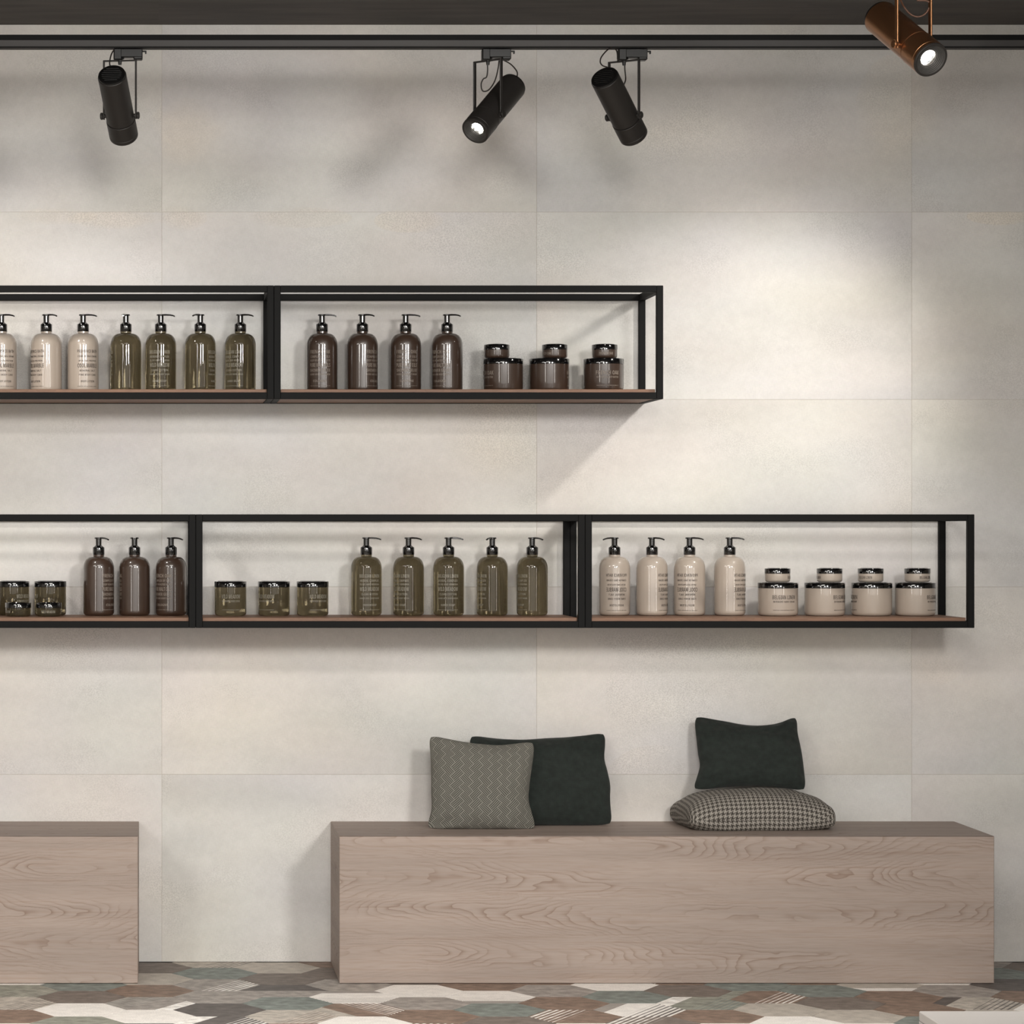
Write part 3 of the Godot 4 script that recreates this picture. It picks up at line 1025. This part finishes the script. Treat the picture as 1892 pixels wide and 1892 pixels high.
func cushion_mesh(bl: Vector3, br: Vector3, tl: Vector3, tr: Vector3, thick: float, front: Vector3, edges: Array, back_share: float, seed_: int, full := 0.5, crease_by := 0.012, round_by := 0.045, dome := 0.0) -> Mesh:
	# two sheets sewn round the edge; edges: how far the bottom, right, top and left edges draw in; front: the way the cushion faces
	var n := noise(seed_, 1.0, 3)
	var res := 56
	var side := (br - bl + tr - tl).normalized()
	var up := (tl - bl + tr - br).normalized()
	var f := side.cross(up).normalized()
	if f.dot(front) < 0.0:
		f = -f
	var P := func(i: int, j: int, s: float) -> Vector3:
		var u := sin(PI / 2 * (2.0 * i / res - 1.0))
		var v := sin(PI / 2 * (2.0 * j / res - 1.0))
		var uu := u * (1.0 - round_by * pow(absf(v), 10.0) * pow(absf(u), 2.0))
		var vv := v * (1.0 - round_by * pow(absf(u), 10.0) * pow(absf(v), 2.0))
		var p := bl.lerp(br, (uu + 1) / 2).lerp(tl.lerp(tr, (uu + 1) / 2), (vv + 1) / 2)
		var tu := (u + 1) / 2
		var tv := (v + 1) / 2
		p += up * (pow(1.0 - tv, 2.0) * bend(edges[0], tu) - pow(tv, 2.0) * bend(edges[2], tu))
		p += side * (pow(1.0 - tu, 2.0) * bend(edges[3], tv) - pow(tu, 2.0) * bend(edges[1], tv))
		var puff := pow(maxf(1.0 - pow(absf(u), 3.0), 0.0), full) * pow(maxf(1.0 - pow(absf(v), 3.0), 0.0), full)
		puff *= 1.0 - dome + dome * mu_dome(u) * mu_dome(v)
		var crease := n.get_noise_3d(u * 1.6, v * 1.6, s * 3.0) * crease_by * minf(1.0, puff * 3.0)
		# pulled folds running in from the corners
		crease += sin((absf(u) - absf(v)) * 9.0 + n.get_noise_2d(u, v) * 3.0) * crease_by * 0.25 * absf(u * v) * minf(1.0, puff * 3.0)
		p += f * (s * thick * puff * (1.0 if s > 0.0 else back_share) + crease * s)
		p.y = maxf(p.y, BTOP + 0.0008)
		p.z = maxf(p.z, 0.004)
		return p
	var st := begin()
	for s: float in [1.0, -1.0]:
		var grid := []
		var run := []
		for j in res + 1:
			var row := []
			var len_row := []
			for i in res + 1:
				row.append(P.call(i, j, s))
				len_row.append(Vector2(0.0 if i == 0 else len_row[i - 1].x + row[i].distance_to(row[i - 1]), 0.0 if j == 0 else run[j - 1][i].y + row[i].distance_to(grid[j - 1][i])))
			grid.append(row)
			run.append(len_row)
		# cloth coordinates: lengths along the cloth, measured from its middle
		var uvs := []
		for j in res + 1:
			var row := []
			for i in res + 1:
				row.append(Vector2(run[j][i].x - run[j][res / 2].x, run[res / 2][i].y - run[j][i].y))
			uvs.append(row)
		var N := func(i: int, j: int) -> Vector3:
			var a: Vector3 = grid[j][mini(i + 1, res)] - grid[j][maxi(i - 1, 0)]
			var b: Vector3 = grid[mini(j + 1, res)][i] - grid[maxi(j - 1, 0)][i]
			var m := a.cross(b)
			if m.length() < 1e-10:
				m = f * s
			m = m.normalized()
			return m if m.dot(f * s) >= 0.0 else -m
		for j in res:
			for i in res:
				var p := [grid[j][i], grid[j][i + 1], grid[j + 1][i + 1], grid[j + 1][i]]
				var nn := [N.call(i, j), N.call(i + 1, j), N.call(i + 1, j + 1), N.call(i, j + 1)]
				var uv := [uvs[j][i], uvs[j][i + 1], uvs[j + 1][i + 1], uvs[j + 1][i]]
				tri(st, [p[0], p[1], p[2]], [nn[0], nn[1], nn[2]], [uv[0], uv[1], uv[2]])
				tri(st, [p[0], p[2], p[3]], [nn[0], nn[2], nn[3]], [uv[0], uv[2], uv[3]])
	return st.commit()

func cushions() -> void:
	var at := func(px: float, py: float, z: float) -> Vector3: return Vector3(X(px, z), Y(py, z), z)
	var grp := "cushions on the right bench"
	var zero := [0, 0, 0]
	# the back one first: each lies in a plane that leans back to the wall
	var c2 := thing("cushion", "dark green cushion leaning on the wall behind the grey patterned cushion", "cushion", Vector3.ZERO, 0.0, grp)
	part("cover", cushion_mesh(at.call(866, 1524, 0.135), at.call(1133, 1525, 0.135), at.call(866, 1358, 0.06), at.call(1120, 1353, 0.06), 0.052, Vector3(0, 0, 1), [zero, [0, 2, 2, 0, 3, 7, 4, 0], [0, 6, 10, 11, 9, 8, 5, 0], [0, 4, 6, 4, 0]], 0.8, 21), M.green_cotton, c2)
	var c1 := thing("cushion", "grey cushion with woven zigzag pattern at the front of the left pair", "cushion", Vector3.ZERO, 0.0, grp)
	part("cover", cushion_mesh(at.call(788, 1532, 0.24), at.call(991, 1533, 0.24), at.call(792, 1358, 0.175), at.call(988, 1370, 0.175), 0.050, Vector3(0, 0, 1), [zero, [0, 7, 13, 11, 7, 3, 0], [0, 5, 9, 11, 11, 6, 0], [0, 8, 7, 6, 4, 0]], 0.4, 33), M.herringbone, c1)
	var c4 := thing("cushion", "flat houndstooth cushion lying on the bench under a green cushion", "cushion", Vector3.ZERO, 0.0, grp)
	var y := BTOP + 0.034
	var fl := Vector3(X(1276, 0.325), y, 0.325)
	var fr := Vector3(X(1548, 0.30), y, 0.30)
	var kl := Vector3(X(1232, 0.03), y, 0.03)
	var kr := Vector3(X(1522, 0.02), y, 0.02)
	part("cover", cushion_mesh(fl, fr, kl, kr, 0.086, Vector3(0, 1, 0), [[0, 2, 3, 2, 0], [0, 2, 3, 2, 0], zero, [0, 2, 3, 2, 0]], 0.75, 45, 0.30, 0.006, 0.05, 0.22), M.houndstooth, c4)
	var c3 := thing("cushion", "dark green cushion standing on top of the houndstooth cushion", "cushion", Vector3.ZERO, 0.0, grp)
	part("cover", cushion_mesh(at.call(1280, 1460, 0.15), at.call(1490, 1461, 0.15), at.call(1283, 1323, 0.07), at.call(1473, 1324, 0.07), 0.045, Vector3(0, 0, 1), [[0, 3, 7, 9, 8, 4, 0], [0, 0, 0, 1, 3, 0], [0, 6, 12, 17, 18, 12, 0], [0, 7, 12, 8, 5, 2, 0]], 0.7, 57), M.green_cotton, c3)

# ---------------------------------------------------------------- track lights
func track(label: String, z: float, top: float, x0: float, x1: float) -> void:
	var o := thing("lighting_track", label, "track", Vector3(0, top - 0.038, z), 0.0, "black lighting tracks")
	var w := x1 - x0
	var c := (x0 + x1) / 2
	var st := begin()
	box(st, Vector3(c, 0.0215, 0), Vector3(w, 0.033, 0.034), 0.001)
	box(st, Vector3(c, 0.0035, -0.012), Vector3(w, 0.007, 0.010), 0.0008)
	box(st, Vector3(c, 0.0035, 0.012), Vector3(w, 0.007, 0.010), 0.0008)
	part("track_profile", st.commit(), M.track, o)
	part("upper_shade_strip", box_mesh(Vector3(c, 0.0302, 0.0178), Vector3(w, 0.0156, 0.0016), 0.0005), M.track_dark, o)  # dark strip paints shade over the upper half; the lower half is lit
	part("lower_edge", box_mesh(Vector3(c, 0.0022, 0.0178), Vector3(w, 0.0044, 0.0016), 0.0005), M.track_dark, o)
	for x: float in [x0 + 0.25, x1 - 0.25]:
		st = begin()
		tube(st, [Vector3(x, 0.037, 0), Vector3(x, RH - top + 0.038, 0)], 0.003, 10)
		lathe(st, [Vector2(0, 0), Vector2(0.03, 0), Vector2(0.03, 0.014), Vector2(0, 0.014)], 24, Transform3D(Basis(), Vector3(x, RH - top + 0.038 - 0.0145, 0)))
		part("suspension_rod", st.commit(), M.track_dark, o)

func lamp(label: String, at: Vector3, dir: Vector3, track_low: float, body: Material, lit: float, cone: float, cables: Array, adapter_dx := 0.024) -> void:
	# at: the pivot between the two knobs; dir: where the front points
	dir = dir.normalized()
	var o := thing("track_spotlight", label, "spotlight", at, 0.0, "track spotlights")
	var flat := Vector3(dir.x, 0, dir.z).normalized()
	var knob := Vector3(-flat.z, 0, flat.x)
	if knob.x < 0.0:
		knob = -knob
	# body axis as local y, back at -0.160, front at +0.080
	var ax := Basis(knob, dir, knob.cross(dir))
	var xf := Transform3D(ax, Vector3.ZERO)
	var R := 0.0405
	var st := begin()
	lathe(st, [Vector2(0.0, -0.155), Vector2(R - 0.0015, -0.155), Vector2(R, -0.1535), Vector2(R, 0.012), Vector2(R - 0.004, 0.0135), Vector2(R - 0.004, 0.018), Vector2(0, 0.018)], 48, xf)
	part("rear_body", st.commit(), body, o)
	st = begin()
	lathe(st, [Vector2(R - 0.006, 0.0155), Vector2(R + 0.0002, 0.0155), Vector2(R + 0.0012, 0.0165), Vector2(R + 0.0012, 0.066), Vector2(R + 0.0004, 0.0668), Vector2(R + 0.0012, 0.0676), Vector2(R + 0.0012, 0.0745), Vector2(R - 0.002, 0.0745)], 48, xf)
	part("front_barrel", st.commit(), body, o)
	st = begin()
	lathe(st, [Vector2(R - 0.001, 0.0742), Vector2(R + 0.0010, 0.0746), Vector2(R + 0.0010, 0.0788), Vector2(R, 0.0802), Vector2(R - 0.0045, 0.0802), Vector2(R - 0.0052, 0.0785)], 48, xf)
	part("bezel", st.commit(), M.lamp_black, o)
	st = begin()
	var baffle := [Vector2(R - 0.0052, 0.0785)]
	for i in 5:
		var r0 := R - 0.0056 - i * 0.0030
		baffle.append(Vector2(r0, 0.0785 - i * 0.0022))
		baffle.append(Vector2(r0 - 0.0010, 0.0763 - i * 0.0022))
		baffle.append(Vector2(r0 - 0.0026, 0.0763 - i * 0.0022))
	baffle.append(Vector2(0.0192, 0.0650))
	lathe(st, baffle, 40, xf)
	part("baffle", st.commit(), M.lamp_grey if lit > 0.0 else M.lamp_cap, o)
	st = begin()
	lathe(st, [Vector2(0.009, 0.0520), Vector2(0.0135, 0.0555), Vector2(0.0170, 0.0605), Vector2(0.0192, 0.0650)], 14, xf, 2.0)
	part("reflector", st.commit(), M.reflector, o)
	st = begin()
	lathe(st, [Vector2(0.0, 0.0560), Vector2(0.0125, 0.0560), Vector2(0.0138, 0.0592), Vector2(0.009, 0.0610), Vector2(0.0, 0.0618)], 20, xf)
	part("bulb", st.commit(), M.glow, o)
	st = begin()
	lathe(st, [Vector2(0, -0.1615), Vector2(R - 0.006, -0.1615), Vector2(R - 0.002, -0.160), Vector2(R - 0.0012, -0.1552), Vector2(0, -0.1552)], 40, xf)
	for i in range(-3, 4):
		var half := sqrt(maxf(0.0, 0.029 * 0.029 - pow(i * 0.0075, 2.0)))
		box(st, Vector3(0, -0.1620, i * 0.0075), Vector3(half * 2.0, 0.0022, 0.003), 0.0006, xf)
	part("back_cap", st.commit(), M.lamp_cap, o)
	# yoke
	var yo := Basis(knob, Vector3.UP, knob.cross(Vector3.UP))
	var yx := Transform3D(yo, Vector3.ZERO)
	var top := 0.1575
	st = begin()
	for s: float in [-1.0, 1.0]:
		box(st, Vector3(s * 0.0465, top / 2 - 0.005, 0), Vector3(0.004, top + 0.010, 0.012), 0.001, yx)
	box(st, Vector3(0, top, 0), Vector3(0.097, 0.004, 0.012), 0.001, yx)
	part("yoke", st.commit(), body, o)
	for s: float in [-1.0, 1.0]:
		st = begin()
		var kb := Basis(Vector3.UP.cross(knob), knob * s, Vector3.UP)
		kb.z = kb.x.cross(kb.y)
		var kx := Transform3D(kb, knob * s * 0.0407)
		var prof := [Vector2(0, 0), Vector2(0.0055, 0), Vector2(0.0055, 0.0082), Vector2(0.0085, 0.0082), Vector2(0.0092, 0.0092), Vector2(0.0092, 0.0150), Vector2(0.0082, 0.0160), Vector2(0, 0.0160)]
		lathe(st, prof, 24, kx)
		for i in 14:
			var a := TAU * i / 14
			box(st, Vector3(cos(a) * 0.0093, 0.0121, sin(a) * 0.0093), Vector3(0.0018, 0.0056, 0.0018), 0.0003, kx)
		part("knob", st.commit(), body, o)
	# swivel and adapter under the track
	var drop := track_low - at.y
	st = begin()
	lathe(st, [Vector2(0, top - 0.012), Vector2(0.0045, top - 0.012), Vector2(0.0055, top - 0.003), Vector2(0.0085, top - 0.002), Vector2(0.0085, top + 0.004), Vector2(0.0125, top + 0.005), Vector2(0.0125, drop - 0.004), Vector2(0, drop - 0.004)], 24)
	part("swivel", st.commit(), M.lamp_cap, o)
	st = begin()
	var h := drop - top
	box(st, Vector3(adapter_dx, drop - h * 0.40, 0), Vector3(0.082, h * 0.72, 0.032), 0.002)
	box(st, Vector3(adapter_dx - 0.030, drop - h * 0.5, 0.001), Vector3(0.024, h * 0.98, 0.033), 0.003)
	box(st, Vector3(adapter_dx + 0.028, drop - h * 0.80, 0), Vector3(0.026, h * 0.30, 0.030), 0.003)
	box(st, Vector3(adapter_dx + 0.0455, drop - h * 0.22, 0.004), Vector3(0.010, 0.004, 0.008), 0.001)
	box(st, Vector3(adapter_dx + 0.0500, drop - h * 0.30, 0.004), Vector3(0.0045, 0.009, 0.008), 0.001)
	box(st, Vector3(adapter_dx, drop + 0.0012, 0), Vector3(0.070, 0.004, 0.012), 0.001)
	part("track_adapter", st.commit(), M.lamp_cap, o)
	for path in cables:
		st = begin()
		tube(st, smooth_path(path), 0.0019, 8)
		part("cable", st.commit(), M.cable if body == M.lamp_black else M.cable_brown, o)
	if lit > 0.0:
		var l := SpotLight3D.new()
		l.name = "lamp_light"
		l.light_color = Color(1.0, 0.975, 0.94)
		l.light_energy = lit
		l.spot_angle = cone
		l.spot_angle_attenuation = 1.0
		l.spot_range = 20.0
		l.spot_attenuation = 2.0
		l.light_size = 0.012 if lit < 1.0 else 0.06
		l.shadow_enabled = true
		o.add_child(l, true)
		l.position = dir * 0.066
		l.look_at_from_position(o.global_position + dir * 0.066, o.global_position + dir, Vector3.UP if absf(dir.y) < 0.95 else Vector3.RIGHT)

func lamps() -> void:
	var z1 := 1.0
	var t1 := Y(64, z1 + 0.018)
	track("black lighting track running across the top of the picture", z1, t1, -3.0, 4.4)
	var z2 := 2.62
	track("second lighting track nearer the room, above the picture", z2, t1, -3.0, 4.4)
	var low := t1 - 0.038
	var at := func(px: float, py: float, z: float) -> Vector3: return Vector3(X(px, z), Y(py, z), z)
	var L := func(px: float, py: float, z: float, p: Vector3) -> Vector3: return Vector3(X(px, z), Y(py, z), z) - p
	var p1: Vector3 = at.call(221.5, 214, z1)
	lamp("black track spotlight nearest the left edge, front turned to the wall", p1, Vector3(0.133, -0.616, -0.776), low, M.lamp_black, LAMP1, 34.0,
		[[L.call(212, 90, z1 + 0.01, p1), L.call(206, 100, z1 + 0.03, p1), L.call(203, 112, z1 + 0.06, p1), L.call(203, 120, z1 + 0.09, p1), L.call(208, 128, z1 + 0.112, p1)]])
	var p2: Vector3 = at.call(901.5, 214, z1)
	lamp("black track spotlight in the middle shining towards the viewer, lens visible", p2, Vector3(-0.523, -0.632, 0.572), low, M.lamp_black, LAMP2, 24.0,
		[[L.call(900, 112, z1, p2), L.call(901, 128, z1, p2), L.call(899, 142, z1, p2), L.call(893, 146, z1, p2), L.call(889, 156, z1, p2), L.call(892, 168, z1, p2), L.call(903, 166, z1, p2), L.call(914, 150, z1 - 0.01, p2), L.call(920, 128, z1 - 0.01, p2), L.call(922, 112, z1, p2)],
		[L.call(930, 111, z1 - 0.01, p2), L.call(944, 119, z1 - 0.03, p2), L.call(955, 132, z1 - 0.06, p2), L.call(955, 142, z1 - 0.09, p2), L.call(950, 150, z1 - 0.115, p2)]])
	var p3: Vector3 = at.call(1153, 215, z1)
	lamp("black track spotlight right of the middle one, front turned to the wall", p3, Vector3(0.455, -0.603, -0.655), low, M.lamp_black, LAMP3, 34.0,
		[[L.call(1141, 110, z1, p3), L.call(1140, 96, z1, p3), L.call(1134, 88, z1 + 0.01, p3), L.call(1124, 91, z1 + 0.03, p3), L.call(1112, 104, z1 + 0.06, p3), L.call(1109, 114, z1 + 0.09, p3), L.call(1113, 121, z1 + 0.11, p3), L.call(1122, 124, z1 + 0.1, p3)],
		[L.call(1154, 112, z1, p3), L.call(1154.5, 128, z1, p3), L.call(1156, 146, z1, p3), L.call(1153, 156, z1 + 0.02, p3)]])
	var p4: Vector3 = at.call(1688, 84, z2)
	lamp("black track spotlight, painted warm reflection, hanging from above at the top right, lens visible", p4, Vector3(0.307, -0.552, 0.775), low, M.lamp_warm_reflection, LAMP4, 24.0,
		[[L.call(1664, 0, z2, p4), L.call(1670, 12, z2 - 0.02, p4), L.call(1682, 26, z2 - 0.02, p4), L.call(1696, 31, z2 - 0.02, p4), L.call(1710, 25, z2 - 0.02, p4), L.call(1718, 10, z2 - 0.02, p4), L.call(1713, 2, z2 - 0.02, p4), L.call(1694, 1, z2 - 0.02, p4)]], 0.0)
	# two more lamps on short tracks just outside the picture
	track("short lighting track outside the picture on the right", 1.35, 2.945, 2.44, 3.5)
	var p5 := Vector3(2.52, 2.75, 1.35)
	lamp("black track spotlight outside the picture on the right", p5, Vector3(1.80, 1.62, 0.0) - p5, 2.907, M.lamp_black, LAMP5, 29.0, [])
	track("short lighting track outside the picture on the left", 1.35, 2.945, -2.0, -0.8)
	var p6 := Vector3(-1.0, 2.75, 1.35)
	lamp("black track spotlight outside the picture on the left", p6, Vector3(-0.42, 1.7, 0.0) - p6, 2.907, M.lamp_black, LAMP6, 31.0, [])

const LAMP1 := 0.1
const LAMP2 := 0.6
const LAMP3 := 0.1
const LAMP4 := 0.6
const LAMP5 := 3.3
const LAMP6 := 1.6
const SIDE_AT := Vector3(-2.3, 2.72, 6.2)
const SIDE_TO := Vector3(1.0, 1.1, 0.0)
const MID_AT := Vector3(0.5, 2.72, 7.9)
const MID_TO := Vector3(-0.5, 1.0, 0.0)
const KEY_AT := Vector3(2.45, 2.72, 6.7)
const KEY_TO := Vector3(0.3, 0.62, 0.0)

func wash_lamp(label: String, here: Vector3, to: Vector3) -> void:
	# a large round wall washer hanging in the shop before the wall
	var dir := (to - here).normalized()
	var o := thing("wall_washer", label, "lamp", here - dir * 0.03, 0.0, "round wall washers")
	var b := Basis.looking_at(dir, Vector3.UP) * Basis(Vector3.RIGHT, -PI / 2)
	var xf := Transform3D(b, Vector3.ZERO)
	var st := begin()
	lathe(st, [Vector2(0, -0.08), Vector2(0.25, -0.08), Vector2(0.325, -0.03), Vector2(0.33, 0.02), Vector2(0.322, 0.02), Vector2(0.315, 0.0), Vector2(0, 0.0)], 48, xf)
	part("housing", st.commit(), M.lamp_black, o)
	st = begin()
	lathe(st, [Vector2(0, 0.001), Vector2(0.31, 0.001), Vector2(0.31, 0.006), Vector2(0, 0.008)], 48, xf)
	part("diffuser", st.commit(), M.soft_glow, o)
	st = begin()
	tube(st, [Vector3(0, 0.05, 0) - dir * 0.06, Vector3(0, RH - o.position.y, 0) - dir * 0.06], 0.012, 12)
	part("stem", st.commit(), M.lamp_black, o)

func fill_ceiling_panel(label: String, at: Vector3, size: Vector2) -> void:  # unseen panels, added as overhead fill
	var o := thing("ceiling_fill_light", label, "lamp", at, 0.0, "added ceiling fill panels")
	part("frame", box_mesh(Vector3(0, -0.02, 0), Vector3(size.x + 0.04, 0.04, size.y + 0.04), 0.003), M.window_frame, o)
	part("diffuser", box_mesh(Vector3(0, -0.042, 0), Vector3(size.x, 0.006, size.y), 0.002), M.soft_glow, o)

func downlight(label: String, x: float, z: float) -> void:  # unseen lamps, added to brighten the floor before the benches
	var o := thing("added_downlight", label, "downlight", Vector3(x, RH, z), 0.0, "added fill downlights")
	part("trim_ring", lathe_mesh([Vector2(0.045, -0.0002), Vector2(0.045, -0.004), Vector2(0.062, -0.004), Vector2(0.065, -0.0002)], 32), M.window_frame, o)
	part("lens", lathe_mesh([Vector2(0, -0.0035), Vector2(0.0445, -0.0035), Vector2(0.0445, -0.0004), Vector2(0, -0.0004)], 32), M.soft_glow, o)
	var l := SpotLight3D.new()
	l.name = "downlight_fill"
	l.light_color = Color(1.0, 0.985, 0.96)
	l.light_energy = 5.5
	l.spot_angle = 45.0
	l.spot_angle_attenuation = 0.8
	l.spot_range = 20.0
	l.spot_attenuation = 2.0
	l.light_size = 0.045
	l.shadow_enabled = true
	o.add_child(l, true)
	l.position = Vector3(0, -0.006, 0)
	l.rotation.x = -PI / 2

func area(called: String, at: Vector3, towards: Vector3, size: Vector2, energy: float, c: Color) -> void:
	var l := AreaLight3D.new()
	l.name = called
	l.area_size = size
	l.light_energy = energy
	l.light_color = c
	l.shadow_enabled = true
	l.area_range = 25.0
	l.area_attenuation = 2.0
	l.area_normalize_energy = true
	add_child(l)
	l.look_at_from_position(at, at + towards, Vector3.UP if absf(towards.normalized().y) < 0.9 else Vector3.FORWARD)

func _ready() -> void:
	# camera: straight at the wall, lens shifted so that the picture lies right of the vanishing point
	var cam := Camera3D.new()
	cam.name = "camera"
	cam.projection = Camera3D.PROJECTION_FRUSTUM
	cam.near = 0.1
	cam.far = 60.0
	cam.size = 1892.0 / PPM / D * 0.1
	cam.frustum_offset = Vector2((946.0 - 293.0) / PPM / D * 0.1, (976.0 - 946.0) / PPM / D * 0.1)
	cam.position = Vector3(0, EYE, D)
	add_child(cam)
	cam.current = true
	var env := Environment.new()
	env.background_mode = Environment.BG_COLOR
	env.background_color = Color(0.75, 0.8, 0.88)
	env.tonemap_mode = Environment.TONE_MAPPER_LINEAR
	env.tonemap_exposure = 1.04
	env.sdfgi_enabled = true
	env.ssao_enabled = true
	env.ssil_enabled = true
	var we := WorldEnvironment.new()
	we.name = "environment"
	we.environment = env
	add_child(we)
	# large lights: the wall washer, two ceiling panels added for fill, two narrow windows behind the camera
	var key := SpotLight3D.new()
	key.name = "wall_washer_light"
	key.light_energy = 15.0
	key.light_color = Color(1.0, 0.985, 0.965)
	key.light_size = 0.38
	key.spot_angle = 31.0
	key.spot_angle_attenuation = 1.0
	key.spot_range = 25.0
	key.spot_attenuation = 2.0
	key.shadow_enabled = true
	add_child(key)
	key.look_at_from_position(KEY_AT + (KEY_TO - KEY_AT).normalized() * 0.03, KEY_TO, Vector3.UP)
	var second := key.duplicate()
	second.name = "second_wall_washer_light"
	second.light_energy = 2.6
	second.spot_angle = 40.0
	add_child(second)
	second.look_at_from_position(SIDE_AT + (SIDE_TO - SIDE_AT).normalized() * 0.03, SIDE_TO, Vector3.UP)
	var third := key.duplicate()  # added washer, soft fill from the middle of the shop
	third.name = "third_washer_fill"
	third.light_energy = 11.5
	third.spot_angle = 34.0
	add_child(third)
	third.look_at_from_position(MID_AT + (MID_TO - MID_AT).normalized() * 0.03, MID_TO, Vector3.UP)
	area("ceiling_fill_one", Vector3(-2.8, 2.94, 4.6), Vector3.DOWN, Vector2(1.8, 0.6), 7.5, Color(1.0, 0.98, 0.95))
	area("ceiling_fill_two", Vector3(0.2, 2.94, 4.6), Vector3.DOWN, Vector2(1.8, 0.6), 7.5, Color(1.0, 0.98, 0.95))
	area("window_light_one", Vector3(-4.325, 1.5, RZ1 + 0.045), Vector3(0, 0, -1), Vector2(0.49, 2.44), 4.0, Color(1.0, 0.985, 0.965))
	area("window_light_two", Vector3(5.775, 1.5, RZ1 + 0.045), Vector3(0, 0, -1), Vector2(0.49, 2.44), 4.0, Color(1.0, 0.985, 0.965))
	area("added_window_fill", Vector3(0.85, 1.5, RZ1 + 0.045), Vector3(0, 0, -1), Vector2(6.84, 2.44), 6.0, Color(1.0, 0.985, 0.965))  # frontal fill from the added wide window

	make_materials()
	build_room()
	bench("oak box bench at the left edge of the picture, nothing on it", -2.0627, -0.0627, 0.5, true)
	bench("long oak box bench on the right with four cushions on it", 0.551, 2.547, 0.5, false)
	plinth()
	shelf("left black steel shelf unit of the upper row with cream and green bottles", 0.3556 - 1.2, 1.7863, "upper row of shelf units")
	shelf("right black steel shelf unit of the upper row with brown bottles and jars", 0.3556, 1.7863, "upper row of shelf units")
	shelf("black steel shelf unit of the lower row at the left picture edge with brown bottles", 0.1146 - 1.2, 1.0808, "lower row of shelf units")
	shelf("middle black steel shelf unit of the lower row with green jars and bottles", 0.1146, 1.0808, "lower row of shelf units")
	shelf("right black steel shelf unit of the lower row with cream bottles and jars", 1.3146, 1.0808, "lower row of shelf units")
	place_goods()
	cushions()
	lamps()
	wash_lamp("large round black wall washer hanging on the right side of the shop", KEY_AT, KEY_TO)
	wash_lamp("large round black wall washer hanging on the left side of the shop", SIDE_AT, SIDE_TO)
	wash_lamp("large round black wall washer added for fill in the middle of the shop", MID_AT, MID_TO)
	fill_ceiling_panel("added ceiling fill panel on the left side of the shop", Vector3(-2.8, RH, 4.6), Vector2(1.8, 0.6))
	fill_ceiling_panel("added ceiling fill panel in the middle of the shop", Vector3(0.2, RH, 4.6), Vector2(1.8, 0.6))
	downlight("added ceiling fill downlight before the left bench, outside the picture", -0.9, 2.5)
	downlight("added ceiling fill downlight before the gap between the benches, outside the picture", 0.7, 2.5)
	downlight("added ceiling fill downlight before the right bench, outside the picture", 2.3, 2.5)
